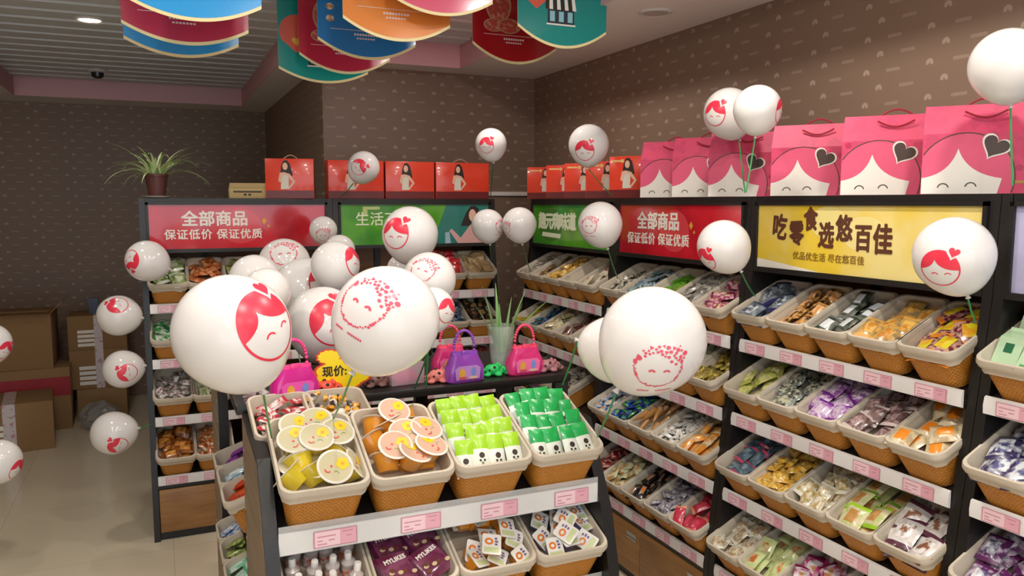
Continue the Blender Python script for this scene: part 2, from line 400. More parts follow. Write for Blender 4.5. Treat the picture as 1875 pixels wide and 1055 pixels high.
def twist(l, w_, t_):
    mb = MB(); prof = [(w_ * .45, -l * .5), (w_ * .12, -l * .32), (w_ * .42, -l * .24), (w_ * .5, 0), (w_ * .42, l * .24), (w_ * .12, l * .32), (w_ * .45, l * .5)]
    mb.lathe(prof[:3], 10, 2, RY(R(90)) @ Matrix.Diagonal((.7, 1, 1, 1)), False, False)
    mb.lathe(prof[2:5], 10, 0, RY(R(90)) @ Matrix.Diagonal((.7, 1, 1, 1)), False, False)
    mb.lathe(prof[4:], 10, 2, RY(R(90)) @ Matrix.Diagonal((.7, 1, 1, 1)), False, False); return mb
def carton(l, w_, t_):                              # gable-topped carton pouch standing along +x
    mb = MB(); a, b = w_ / 2, t_ / 2
    mb.box(-l / 2, -a, -b, l * .25, a, b, 0)
    o = [(l * .25, -a, -b), (l * .25, a, -b), (l * .25, a, b), (l * .25, -a, b)]
    mb.hexa([(l * .25, -a, -b), (l * .25, a, -b), (l * .25, a, b), (l * .25, -a, b), (l * .42, -a, -.001), (l * .42, a, -.001), (l * .42, a, .001), (l * .42, -a, .001)], 0)
    mb.box(l * .42, -a, -.0012, l * .5, a, .0012, 0)
    mb.box(-l * .05, -a * .35, b, l * .14, a * .35, b + .0008, 1)
    mb.cbox(-l * .42, a * .2, b - .001, -l * .3, a * .7, b + .0009, .0004, 2)
    return mb
SHAPES = {'pillow': pillow, 'disc': disc, 'bag': bag_flat, 'block': block, 'cone': cone, 'twist': twist, 'carton': carton}
PM = {}
def prod_mesh(p):
    if p['key'] not in PM:
        mb = SHAPES[p['shape']](*p['size']); PM[p['key']] = mb.mesh('snack_' + p['key'], p['mats'], 50)
    return PM[p['key']]
def P(key, shape, size, c, label, name='snack_packet', n=(3, 4), mode='lay', cat='snack', top=.8):
    a, b, d = c
    def mk(x): return film(*x) if isinstance(x, tuple) else mat('pk_' + x, x, .28, spec=.55, coat=.25, bump=(60, .25))
    if name == 'snack_packet':
        for kw in ('fish', 'seaweed', 'bean', 'cookie', 'cake', 'cracker', 'wafer', 'biscuit', 'nut', 'candy', 'pickle', 'chip', 'fruit', 'puff'):
            if kw in label: name = {'fruit': 'dried_fruit'}.get(kw, kw) + '_packet'; break
    return dict(key=key, shape=shape, size=size, mats=[mk(a), mk(b), mk(d)], label=label, name=name, n=n, mode=mode, cat=cat, top=top)
UNDER = []
def fill_basket(M, kind, p, where):
    W, L, H = BK[kind]; iw, il = W - .026, L - .03; nc, nr = p['n']; me = prod_mesh(p)
    lab = '%s %s' % (p['label'], where if where.startswith('on ') else 'in ' + where); grp = '%s, %s' % (p['label'], where)
    rnd = random.Random(p['key'] + where); l, w_, t_ = p['size']
    def put(x, y, z, rx, ry, rz, under=False):
        if under:
            UNDER.append((me, M @ T(x, y, z) @ Euler((rx, ry, rz)).to_matrix().to_4x4())); return
        o = link(p['name'], me, None, M @ T(x, y, z) @ Euler((rx, ry, rz)).to_matrix().to_4x4()); tag(o, lab, p['cat'], grp)
    cy = L / 2 - .016
    if p['mode'] == 'stand':
        for j in range(nr):
            for i in range(nc):
                x = (i - (nc - 1) / 2) * iw / nc + rnd.uniform(-.004, .004); y = cy + (j - (nr - 1) / 2) * (il - .03) / nr + rnd.uniform(-.004, .004)
                put(x, y, H - .016 + rnd.uniform(-.004, .008) + .012 * j / nr, R(rnd.uniform(-8, 8)), R(-rnd.uniform(*p.get('lean', (30, 44)))), R(90 + rnd.uniform(-9, 9)))
        return
    lay = p['mode'] == 'lay'
    big = kind == 'isle' or nc * nr < 2
    for layer in (0, 1):
        for j in range(nr):
            for i in range(nc):
                if layer and rnd.random() > p['top']: continue
                s_ = .5 if layer else 0
                x = (i - (nc - 1) / 2 + s_ * rnd.uniform(-.8, .8)) * iw / nc; y = cy + (j - (nr - 1) / 2 + s_ * rnd.uniform(-.8, .8)) * il / nr
                x = max(-iw / 2 + w_ * .36, min(iw / 2 - w_ * .36, x)); y = max(cy - il / 2 + w_ * .4, min(cy + il / 2 - w_ * .4, y))
                base = p.get('rot', 0) if lay else rnd.uniform(0, 360)
                z = H - .040 + t_ * .4 + layer * (t_ * .75 + .008) + rnd.uniform(-.002, .004)
                put(x, y, z, R(rnd.gauss(0, 7 + 5 * layer)), R(rnd.gauss(-9, 6)), R(90 + base + rnd.gauss(0, 12 + 8 * layer)), not layer and not big)
def basket(M, kind, p, desc, where):
    t_ = thing('snack_basket', M, '%s %s' % (desc, where if where.startswith('on ') else 'on ' + where), 'basket', 'orange woven snack baskets with white liners')
    b, l = BM[kind]; link('woven_body', b, t_); link('cloth_liner', l, t_)
    if p: fill_basket(M, kind, p, where)
# ------------------------------------------------------------------ racks
BAYW, PT, DEP, TOPZ = .935, .03, .45, 1.675
STRZ = [1.137, .868, .588, .300]
def yf(z): return max(0, .14 * (z - .30) / 1.38)
TILT = R(26)
ROWH = .042
def price_strip(L, npr, tagw=.105):
    mb = MB().prism([(0, -.023), (-.008, -.021), (-.010, .0), (-.006, .022), (0, .025)], 0, L, 0)
    return mb
TAGME = {}
def tag_mesh(wd, ht):
    k = (wd, ht)
    if k not in TAGME:
        mb = MB().box(0, -.0006, -ht / 2, wd, 0, ht / 2, 1); mb.box(wd * .03, -.0009, -ht * .44, wd * .60, -.0006, ht * .44, 2); mb.box(wd * .60, -.0009, -ht * .44, wd * .97, -.0006, ht * .44, 0)
        for (a, b, z) in ((.08, .5, .15), (.08, .2, -.1), (.34, .48, -.1), (.08, .3, -.3), (.66, .9, .3), (.74, .86, .02)): mb.box(wd * a, -.0012, ht * (z - .035), wd * b, -.0009, ht * (z + .035), 1)
        TAGME[k] = mb.mesh('price_label', [M_TAG, M_TAGD, M_TAGW])
    return TAGME[k]
def sign_panel(parent, kind, x0, x1, z0, z1, y):
    base = {'red': ('#cf2432', '#b81c2c', 5), 'green': ('#57a324', '#3f8a2c', 7), 'yellow': ('#e6c53c', '#e9d68a', 4), 'blue': ('#b9b4d2', '#a7a3c4', 3)}[kind]
    m = mat('sign_' + kind, base[0], .12, spec=.5, coat=.6, var=(base[1], base[2], .4, .62))
    s_ = MB().box(x0, y, z0, x1, y + .008, z1).build('sign_panel', m, parent)
    W_, zc, h = x1 - x0, (z0 + z1) / 2, z1 - z0
    def put(s, size, fx, fz, mt, off=0, rot=0, xs=1, ys=1, **k): lettering(s, size, mt, T(x0 + W_ * fx, y - .0012, z0 + h * fz) @ RX(R(90)) @ RZ(R(rot)) @ Matrix.Diagonal((xs, ys, 1, 1)), s_, offset=off, **k)
    def shape(name, polys, mt, dy=.0008, holes=()):
        v, f = fill2d([[(x0 + W_ * a, z0 + h * b) for a, b in p] for p in polys], [[(x0 + W_ * a, z0 + h * b) for a, b in p] for p in holes])
        MB().tris([(a, y - dy, b) for a, b in v], f).build(name, mt, s_)
    if kind == 'red':
        put('全部商品', .079, .172, .66, M_WHITEP, .0022); put('保证低价 保证优质', .0535, .078, .31, M_WHITEP, .0010, spacing=1.10)
        gold = mat('print_gold', '#e0a63c', .4)
        shape('sparkle', [[(.62, .62), (.635, .7), (.65, .62), (.635, .54)], [(.652, .5), (.66, .54), (.668, .5), (.66, .46)]], gold)
        shape('pale_swirl', [circ(.5, .5, .12, .4, 24)], mat('print_red_pale', '#d8434c', .15, coat=.5), .0004)
    elif kind == 'yellow':
        br = mat('print_brown', '#5c3320', .4); W6 = .085
        for ch, fx, fz, sz, ro in (('吃', .085, .64, .078, -4), ('零', .182, .54, .074, 3), ('食', .258, .76, .068, 4), ('选', .335, .54, .074, -2), ('悠', .42, .64, .074, 2), ('百', .508, .52, .074, 0), ('佳', .590, .51, .08, 0)):
            put(ch, sz, fx, fz, br, .0026, ro, xs=.9, ys=1.18)
        put('优品优生活 尽在悠百佳', .0285, .205, .22, mat('print_tan', '#8a6a28', .4), .0002, spacing=1.05)
        shape('pale_wave', [[(0, 0)] + bez((0, .14), (.12, .1), (.35, 0))[::1]], M_WHITEP)
        shape('pale_cloud', [circ(.38, .75, .09, .24, 24), circ(.55, .6, .1, .25, 24)], mat('print_cream', '#ead98c', .15, coat=.5), .0004)
    elif kind == 'green_photo': pass
    elif kind == 'green':
        if parent.get('photo'):
            put('生活不', .078, .09, .62, mat('print_pale_green', '#dfe8c8', .4), .0008, spacing=1.05)
            tl = mat('print_teal', '#2c7a70', .2, coat=.5)
            shape('teal_field', [[(.6, 0), (1, 0), (1, 1), (.7, 1)]], tl, .0003)
            shape('pale_gate', [[(.14, .95), (.14, .72), (.17, .72), (.17, .88), (.25, .88), (.25, .95)], [(.40, .95), (.40, .88), (.48, .88), (.48, .95)]], mat('print_lime', '#b9c97c', .3), .0004)
            shape('photo_hair', [[(.80, .45), (.84, .80), (.87, .95), (.90, .97), (.93, .9), (.93, .6), (.9, .5), (.86, .44)]], M_HAIR, .0006)
            shape('photo_face', [circ(.885, .72, .026, .16, 20)], M_SKIN, .0009)
            shape('photo_blouse', [[(.72, .32), (.735, .38), (.80, .14), (.87, .48), (.93, .5), (.97, .3), (.97, 0), (.78, 0)]], mat('print_blouse', '#d6a3a0', .5), .0008)
            shape('photo_glass', [[(.69, .0), (.69, .28), (.72, .3), (.73, 0)]], mat('print_glass', '#9fb6c8', .3), .0007)
        else:
            put('趣元嗨味道', .095, .08, .56, mat('print_pale_green', '#dfe8c8', .4), .004, spacing=.82)
            shape('caption_bar', [[(.13, .20), (.39, .17), (.4, .28), (.14, .31)]], mat('print_pale_green', '#dfe8c8', .4))
            shape('dark_circle', [circ(.25, .5, .17, .42, 30)], mat('print_green_dark', '#4a7a33', .2, coat=.5), .0004)
def rack(M, sign, label, products, where, photo=False, npr=5):
    t_ = thing('snack_rack', M, label, 'shelf rack', 'black snack racks with printed header signs')
    if photo: t_['photo'] = 1
    prof = [(-.012, 0), (-.012, .30), (.128, 1.40), (.14, TOPZ), (DEP, TOPZ), (DEP, 0)]
    for x in (0, BAYW - PT): MB().prism(prof, x + .001, x + PT - .001, 0).build('side_panel', M_BLACK, t_)
    i0, i1 = PT, BAYW - PT
    MB().box(i0, DEP - .012, .05, i1, DEP, TOPZ - .02).build('back_board', M_BACKB, t_)
    MB().box(i0, .142, TOPZ - .02, i1, DEP - .012, TOPZ).build('top_board', M_BLACK, t_)
    fr = MB(); z0, z1 = 1.425, TOPZ - .02
    for a in ((i0, z0 - .018, i1, z0), (i0, z1 - .012, i1, z1), (i0, z0, i0 + .012, z1), (i1 - .012, z0, i1, z1)): fr.box(a[0], .128, a[1], a[2], .15, a[3])
    fr.build('sign_frame', M_BLACK, t_)
    sign_panel(t_, sign, i0 + .012, i1 - .012, z0, z1 - .012, .137)
    MB().box(i0 + (i1 - i0) * .30, DEP - .03, 1.0, i0 + (i1 - i0) * .34, DEP - .012, 1.42).build('back_rail', M_BLACK, t_)
    st = price_strip(i1 - i0, npr).mesh('price_strip', M_STRIP)
    pit = (i1 - i0) / npr
    for k, z in enumerate(STRZ):
        y = yf(z)
        sh = MB().box(0, 0, -.012, i1 - i0, .27, 0).mesh('shelf', M_BLACK)
        link('shelf', sh, t_, T(i0, y + .004, z + .012) @ RX(TILT))
        s_ = link('price_strip', st, t_, T(i0, y, z))
        for q in range(npr): link('price_label', tag_mesh(.098, .036), s_, T(pit * (q + .2), -.0105, 0))
        row = products[k] if k < len(products) else []
        for q, p in enumerate(row):
            if p is None: continue
            Mb = M @ T(i0 + pit * (q + .5), y + .012, z + .020) @ RX(TILT)
            basket(Mb, 'rack', p, 'woven basket of %ss' % p['label'], where)
    MB().box(i0, .012, .0, i1, .03, .04).build('plinth', M_BLACK, t_)
    MB().box(i0, -.004, .262, i1, .25, .28).build('cabinet_top', M_BLACK, t_)
    hw = (i1 - i0) / 2
    for q in range(2):
        d = MB().cbox(0, 0, 0, hw - .004, .016, .215, .0015).build('cabinet_door', M_DOOR, t_, T(i0 + .002 + hw * q, -.006, .042))
        hx = hw - .10
        hm = MB(); hm.box(0, -.004, 0, .075, 0, .010); hm.box(0, -.004, .022, .075, 0, .034); hm.box(0, -.0015, .010, .075, 0, .022); hm.build('handle', M_STEEL, d, T(hx, 0, .15))
    return t_
# product tables ------------------------------------------------------
S, SM, LG = (.072, .046, .014), (.05, .034, .012), (.105, .072, .018)
def pp(key, c, label, size=S, shape='pillow', n=(3, 4), **k): return P(key, shape, size, c, label, n=n, **k)
WY = 'the rack under the yellow sign'
bay3 = [[
    pp('navyfish', (('#5b6672', '#8a939b', 40), ('#c9d0d6', '#49525f', 60), '#2b2c63'), 'grey and navy fish snack packet', LG, n=(2, 3)),
    pp('peach', (('#c99a58', '#4a2c1c', 45), ('#e0b48c', '#c98a4a', 50), '#b8864a'), 'peach and brown clear packet', (.07, .05, .016), n=(3, 4)),
    pp('seaw', (('#5d6158', '#2e3a2c', 40), '#cfd2d6', '#6b6d66'), 'dark seaweed packet with white card', (.08, .058, .016), n=(2, 3)),
    pp('banana', (('#c49a4e', '#8d7a5a', 35), ('#dcae5a', '#b87a30', 50), '#d29a48'), 'golden dried fruit packet', (.09, .06, .016), n=(2, 3)),
    pp('bean', (('#6d2230', '#c59a8a', 70), ('#d8cf2c', '#e0a020', 30), '#d97e22'), 'yellow and red bean snack packet', LG, n=(2, 3))], [
    pp('palelime', (('#c3c07a', '#9aa04a', 40), ('#e0dba6', '#b6b552', 60), '#aab04e'), 'pale lime and cream packet', (.08, .055, .016), n=(2, 4)),
    pp('blackround', (('#565a58', '#8c918c', 60), ('#3a3c38', '#b5b49a', 70), '#7a8080'), 'round black and silver packet', (.07, .07, .014), 'disc', n=(2, 4)),
    pp('violet', (('#8d4f96', '#c9b4cf', 60), ('#cdb9c9', '#a48aa8', 80), '#6d2b80'), 'violet packet with round cookies', (.078, .062, .018), n=(2, 4)),
    pp('mauve', (('#8e7272', '#5d4540', 60), ('#b59a98', '#7d625e', 80), '#c9b7b4'), 'dusky mauve round cookie packet', (.075, .06, .018), n=(2, 4)),
    pp('orangecake', (('#d9c8a4', '#b9a27a', 40), '#ec8a24', '#d9c9a8'), 'orange banded cake packet', (.085, .06, .024), n=(2, 3))], [
    pp('pinksteel', (('#5f7684', '#394a58', 40), ('#8397a3', '#4c5f6d', 50), '#b84468'), 'steel blue packet with pink edges', (.08, .055, .018), n=(2, 4)),
    pp('goldbits', (('#c58f28', '#e0bf62', 70), ('#e6cd80', '#b67e1e', 80), '#cf9a34'), 'golden yellow cracker packet', (.05, .04, .016), n=(4, 5), mode='heap'),
    pp('creamstick', (('#cfc5ac', '#a8925c', 50), ('#dcd4c0', '#b79a5c', 60), '#d9d3c4'), 'cream and tan wafer packet', (.08, .05, .016), n=(2, 4)),
    pp('limecookie', (('#b6c07a', '#d0c8a0', 40), ('#cfa066', '#b58448', 30), '#96c428'), 'lime edged packet with round cookie', (.088, .072, .02), n=(2, 3)),
    pp('whitedate', (('#dcd8d4', '#c9c0bc', 30), ('#e6e2de', '#8a5a44', 45), '#5b2c3e'), 'white packet printed with brown dates', LG, n=(2, 3))], [
    pp('whitebrown', (('#d9d3c0', '#a89472', 50), ('#b08c62', '#d9cfb8', 60), '#dcd8c6'), 'white and brown small biscuit packet', (.075, .045, .014), n=(3, 4)),
    pp('palegreen', (('#cdd69a', '#bfca88', 30), ('#d3dca4', '#c4642a', 28), '#c3cf90'), 'pale green packet with orange mark', (.09, .06, .016), n=(2, 4)),
    pp('magenta', (('#c43a7a', '#e4d4da', 35), ('#e7dade', '#c48a50', 40), '#8d1f52'), 'magenta and white biscuit packet', (.085, .06, .014), n=(2, 4))]]
WB4 = 'the frame-edge rack'
bay4 = [[pp('mint', ('#bcd9b4', '#256b4a', '#5da05c'), 'mint green carton pouch with dark badge', (.13, .07, .045), 'carton', n=(2, 2), mode='stand', name='milk_pouch')],
        [pp('navywhite', (('#3b3358', '#d3d6de', 30), ('#d9dde2', '#5a5c8a', 50), '#2c2250'), 'navy and white striped packet', LG, n=(2, 3))],
        [pp('plum', (('#5a2a5c', '#b9a9bc', 45), ('#dbdde0', '#4d4470', 35), '#5e2258'), 'plum purple packet with white label', (.085, .065, .018), n=(2, 3))]]
WR = 'the rack right of the corner rack'
bay2 = [[
    pp('stripe', (('#cfc8b8', '#4a443c', 60), ('#ddd7ca', '#a89c88', 60), '#d4ccbc'), 'cream packet with dark stripes', (.075, .03, .012), n=(3, 5)),
    pp('tealmix', (('#9fb2b4', '#2d5f60', 45), ('#c5ccd0', '#48709c', 60), '#b5bcc0'), 'teal and blue mixed packet', S, n=(3, 4), mode='heap'),
    pp('leafgreen', (('#4f9a1e', '#8a8a3a', 30), ('#6cb52a', '#3e8418', 50), '#5aa522'), 'bright leaf green packet', LG, n=(2, 3), mode='heap'),
    pp('greyclear', (('#6f6b62', '#a5a198', 40), ('#57524a', '#8b867c', 60), '#98948c'), 'grey see-through packet', (.08, .06, .018), n=(2, 4)),
    pp('burgundy', (('#8d2f4e', '#d9a8b8', 50), ('#b04a6c', '#e0c9a0', 60), '#7a2340'), 'burgundy and pink nut packet', (.065, .045, .016), n=(3, 5), mode='heap')], [
    None, None, None,
    pp('sage', (('#a9b592', '#7d8a66', 40), '#c9d0b8', '#97a680'), 'sage green packet', S),
    pp('olive', (('#6b5a32', '#b5a03c', 60), ('#8a7642', '#4a3a20', 70), '#a89a44'), 'olive brown candy packet', (.045, .03, .014), 'pillow', n=(4, 6), mode='heap')], [
    pp('blueorange', (('#c4c8cc', '#4f74ac', 50), ('#c98a44', '#e4dcd2', 50), '#8aa4c4'), 'white and blue wrapped packet', SM, n=(3, 5), mode='heap'),
    pp('royal', (('#20409c', '#16244e', 40), ('#2c55c0', '#5fa83a', 40), '#3c8c3a'), 'royal blue and green packet', (.065, .045, .018), n=(3, 4), mode='heap'),
    pp('conetan', ('#a8763e', '#a8763e', '#a8763e'), 'tan ice-cream cone snack', (.085, .035, .03), 'cone', n=(2, 4), name='cone_snack'),
    pp('dominos', (('#cfcbc4', '#e2dfd8', 40), ('#d8d4cc', '#38322e', 60), '#c5c0b8'), 'white packet with black flecks', (.06, .04, .014), n=(3, 5), mode='heap'),
    pp('orange', (('#e08a24', '#d9c49a', 30), ('#ee9a34', '#e0b478', 40), '#dcc9a4'), 'bright orange cake packet', (.075, .05, .022), n=(2, 4))], [
    pp('redchip', (('#a02026', '#d0b0a0', 45), ('#c63028', '#7a1418', 50), '#8a1a20'), 'dark red packet', S, n=(3, 4), mode='heap'),
    pp('creampuff', (('#d6d2a8', '#b78a52', 40), ('#c99e6a', '#dcd8b4', 50), '#ccd0a4'), 'cream packet with brown puff', (.075, .055, .018), n=(2, 4), mode='heap'),
    pp('blackstrip', (('#2a2420', '#1c1816', 30), ('#8a8478', '#c4753a', 50), '#1a1614'), 'black strip packet with orange', (.085, .036, .014), n=(3, 4)),
    pp('silver', (('#7a747c', '#b5b0b8', 60), ('#5a545c', '#98929c', 70), '#8a848c'), 'silver grey candy packet', (.045, .032, .016), n=(4, 6), mode='heap'),
    pp('rosebar', (('#c4344c', '#b52c44', 30), ('#d0475c', '#c03048', 30), '#d98a6c'), 'rose red wafer bar packet', (.09, .05, .022), n=(2, 3))]]
WG = 'the green corner rack'
bay1 = [[
    pp('beige', (('#8d8478', '#c9c1b4', 45), ('#b0a698', '#6d655a', 50), '#a89e90'), 'beige and grey packet', S, n=(2, 4), mode='heap'),
    pp('brownbag', (('#5a4a34', '#a5824a', 35), ('#8a6c3e', '#4a3c2a', 50), '#6b5a40'), 'dull brown packet', S, n=(2, 3)),
    pp('goldtwist', (('#c8953a', '#e8c878', 50), ('#d9aa4c', '#b07c28', 60), '#b98a34'), 'golden twisted wrapper', (.07, .035, .02), 'twist', n=(3, 5), mode='heap', name='wrapped_candy', cat='candy'),
    pp('whitetag', ('#d9d6d0', '#45423e', '#d4d0ca'), 'slim white packet with dark mark', (.09, .035, .006), n=(1, 1), top=0),
    pp('ivoryred', (('#d9d0b8', '#cfc4a8', 30), ('#e0d8c4', '#c4543c', 30), '#c9bfa8'), 'ivory pouch with red marks', (.10, .07, .018), n=(1, 2))], [
    pp('yellowpk', (('#c9a81e', '#7d8a3a', 35), ('#e0c42c', '#b0941a', 50), '#a8a030'), 'yellow and olive packet', S, n=(2, 4), mode='heap'),
    pp('bluegreen', (('#1f3a8c', '#2c7a4a', 50), ('#2a4cae', '#9ab4a0', 50), '#1a2c6c'), 'dark blue and green packet', SM, n=(3, 6), mode='heap'),
    pp('ivorychip', (('#cfc4a0', '#8a8a5c', 45), ('#d9cfae', '#b08a50', 50), '#c4bc98'), 'ivory chip packet', (.07, .055, .02), n=(2, 4), mode='heap'),
    pp('darkred', (('#5a3a30', '#9c8478', 40), ('#7a2420', '#4a3028', 50), '#8a7468'), 'dark red and brown packet', S, n=(2, 4)),
    pp('whitepk', (('#cfcac0', '#a8a294', 40), ('#d8d4ca', '#b8b2a6', 50), '#c4beb2'), 'plain white packet', S, n=(2, 4))], [
    pp('tan', (('#a88c5c', '#cfc0a0', 45), ('#b89a68', '#8a7048', 50), '#c0aa80'), 'tan biscuit packet', S, n=(2, 4), mode='heap'),
    pp('rust', (('#b86a2c', '#cfc4b4', 45), ('#c98a4c', '#d9d2c4', 50), '#a8a094'), 'rust and white packet', S, n=(3, 4), mode='heap'),
    pp('khaki', (('#9a8c64', '#d0c8b4', 50), ('#c4bca4', '#7a6e4c', 50), '#b0a684'), 'khaki and silver packet', S, n=(2, 4), mode='heap'),
    pp('chalk', (('#cbc6b8', '#5a564c', 50), ('#d4cfc2', '#8c8474', 50), '#b8b2a4'), 'chalky speckled packet', SM, n=(3, 5), mode='heap')], []]
WL = 'the rack under the spider plant'
back1 = [[
    pp('greenveg', (('#a5ae78', '#5f7a3a', 35), ('#cdd2b8', '#8a9a5c', 40), '#d0d4c8'), 'pale green pickle packet', (.10, .07, .022), n=(2, 3)),
    pp('amber', (('#a8542a', '#d99a6a', 40), ('#c4703c', '#7a3418', 50), '#b8683c'), 'glossy amber packet', (.09, .065, .022), n=(2, 4), mode='heap'),
    pp('oliveleaf', (('#7a7a3c', '#a8a870', 40), ('#8c8c50', '#5c5c2c', 50), '#a0a07c'), 'olive leaf packet', S, n=(2, 4)), None, None], [
    pp('greenwhite', (('#4aa050', '#d9e4d4', 35), ('#dfe8dc', '#3a9448', 40), '#2f8a44'), 'green and white packet', (.085, .06, .016), n=(2, 4), mode='heap'), None, None, None, None], [
    pp('maroonwhite', (('#6d6560', '#d4ccc8', 45), ('#7a3c4a', '#d9cfcc', 45), '#8c847c'), 'maroon and white packet', SM, n=(3, 5), mode='heap'),
    pp('fern', (('#7a8450', '#c4c8a4', 40), ('#98a068', '#5c683c', 50), '#a0a484'), 'fern green packet', S, n=(2, 4)), None, None, None], [
    pp('toffee', (('#9a5a24', '#5a3016', 40), ('#b87434', '#d99a50', 50), '#8a4c1c'), 'toffee orange pouch', (.09, .065, .02), n=(2, 3), mode='heap'),
    pp('copper', (('#a85c30', '#d0b090', 40), ('#b86a38', '#7a3c1c', 50), '#98542c'), 'copper brown packet', S, n=(2, 4), mode='heap'), None, None, None]]
WK = 'the girl photo sign rack'
back2 = [[None, None, None,
    pp('scarlet', (('#b8242a', '#e0666a', 40), ('#c93036', '#8a1418', 50), '#a81c22'), 'scarlet packet', (.09, .06, .02), n=(2, 4), mode='stand'),
    pp('kraft', (('#b59a72', '#9a7e56', 35), ('#c4ac86', '#a88c62', 40), '#a88e66'), 'kraft tan pouch', (.10, .075, .024), n=(2, 3))], [None, None, None,
    pp('navy', (('#24344e', '#7a8a9c', 45), ('#2c4468', '#b4bcc4', 50), '#1c2a40'), 'navy packet', S, n=(3, 4), mode='heap'),
    pp('cocoa', (('#3a2a20', '#2c2018', 30), ('#a8865a', '#6b4e30', 45), '#2e2018'), 'cocoa brown tray packet', (.065, .06, .02), n=(2, 4))], [None, None, None,
    pp('teale', (('#2c5a5c', '#8aa4a4', 45), ('#3c7074', '#b8c4c0', 50), '#24484a'), 'deep teal packet', S, n=(3, 4), mode='heap'),
    pp('brick', (('#a03a34', '#c4857c', 40), ('#b84a40', '#8a2c28', 50), '#8c322c'), 'brick red box packet', (.10, .06, .024), n=(2, 3))], []]
def mright(i): return T(1.83, 4.155 - BAYW * i, 0) @ RZ(R(-90))
rack(mright(0), 'green', 'corner black rack with the green lettered header sign', bay1, WG)
rack(mright(1), 'red', 'black rack with red header sign below the pink gift bags', bay2, WR)
rack(mright(2), 'yellow', 'black rack with the yellow header sign', bay3, WY)
rack(mright(3), 'blue', 'black rack with pale lilac header cut by the right frame edge', bay4, WB4)
rack(T(-.085, 4.115, 0), 'red', 'black rack with red header sign under the spider plant', back1, WL)
rack(T(-.085 + BAYW, 4.115, 0), 'green', 'black rack with green header sign showing a girl in pink', back2, WK, photo=True)
# ------------------------------------------------------------------ the island in front
IX0, IX1 = .205, 1.19
isl = thing('display_island', T(0, 0, 0), 'low black display island with jelly baskets and a toy shelf', 'display stand')
prof = [(1.90, 0), (1.90, .58), (1.945, .75), (2.075, .995), (2.46, 1.02), (2.46, 0)]
M_BOLT = M_STEEL
for x in (IX0, IX1 - .035):
    pn = MB().prism(prof, x, x + .035, 0).build('side_panel', M_BLACK, isl)
    sx = x - .0015 if x == IX0 else x + .035
    MB().prism([(1.915, .01), (1.915, .58), (1.96, .745), (2.085, .975), (2.45, 1.005), (2.45, .01)], sx, sx + .0015, 0).build('wood_facing', M_PANEL, pn)
    if x == IX0:
        bo = MB()
        for y, z in [(1.96, .66), (1.94, .5), (2.42, .92), (2.42, .83), (2.42, .74), (2.42, .65), (2.42, .56)]: bo.lathe([(.005, 0), (.0035, .003)], 10, 0, T(x - .0012, y, z) @ RY(R(-90)))
        bo.build('bolt_row', M_BOLT, pn)
a, b = IX0 + .035, IX1 - .035; LI = b - a
MB().box(a, 2.40, 0, b, 2.415, .96).build('back_board', M_BLACK, isl)
ITILT = R(22)
zi = [.80, .52]; yi = [1.975, 1.945]
for k in range(2):
    MB().box(0, 0, -.014, LI, .36, 0).build('shelf', M_BLACK, isl, T(a, yi[k] + .004, zi[k] + .016) @ RX(ITILT))
    s_ = MB().prism([(0, -.029), (-.004, -.029), (-.004, .027), (0, .027)], 0, LI, 0).build('price_strip', M_STRIP, isl, T(a, yi[k], zi[k]))
    MB().prism([(-.0045, -.030), (-.0055, -.030), (-.0055, .046), (-.0045, .046)], 0, LI, 0).build('clear_cover', M_CLEAR, s_)
    for q in range(4): link('price_label', tag_mesh(.112, .044), s_, T(LI / 4 * q + .085, -.006, -.002))
ts = MB().cbox(.19, 2.475, 1.012, 1.335, 3.01, 1.04, .003).build('toy_shelf', M_BLACK, isl)
for x in (1.05, 1.27): MB().box(x, 2.47, 0, x + .05, 2.50, 1.012).build('post', M_BLACK, isl)
for x in (.25, .9): MB().box(x, 2.96, 0, x + .05, 2.99, 1.012).build('post', M_BLACK, isl)
def jelly_cup(cx, juice, print_, name, k=1.15):
    cup = MB().lathe([(.022, 0), (.024, .002), (.033, .040), (.034, .042)], 24).mesh('cup', mat('juice_' + name, juice, .12, spec=.5, coat=.5, sub=.2))
    lid = MB(); lid.lathe([(.040, .042), (.041, .043), (.040, .044), (.036, .0445)], 28, 0, cap1=False); lid.lathe([(.036, .0445), (.001, .0448)], 28, 1, cap0=False)
    fl = [circ(.012 + .007 * math.cos(i * 2 * math.pi / 5), .012 + .007 * math.sin(i * 2 * math.pi / 5), .0085, n=10) for i in range(5)]
    v, f = fill2d(fl, (), None); lid.tris([(x, y, .0453) for x, y in v], f, 2)
    for poly, mi in ((circ(.012, .012, .004, n=10), 3), (circ(-.008, -.004, .0028, n=10), 4), (arcband(-.012, -.014, .008, .003, R(200), R(340)), 4), (arcband(.008, -.016, .007, .0015, R(20), R(160)), 5)):
        v, f = fill2d([poly]); lid.tris([(x, y, .0457) for x, y in v], f, mi)
    lm = lid.mesh('lid', [mat('lid_rim', '#e2dcd0', .25), mat('lid_film_' + name, '#c9bf9c' if name == 'y' else '#d2ab94', .2, coat=.5), mat('lid_yellow', '#e8c41c', .35), mat('lid_orange', '#e39a1c', .35), mat('lid_red', '#d9473c', .35), mat('lid_green', '#86a84c', .35)])
    return cup, lm
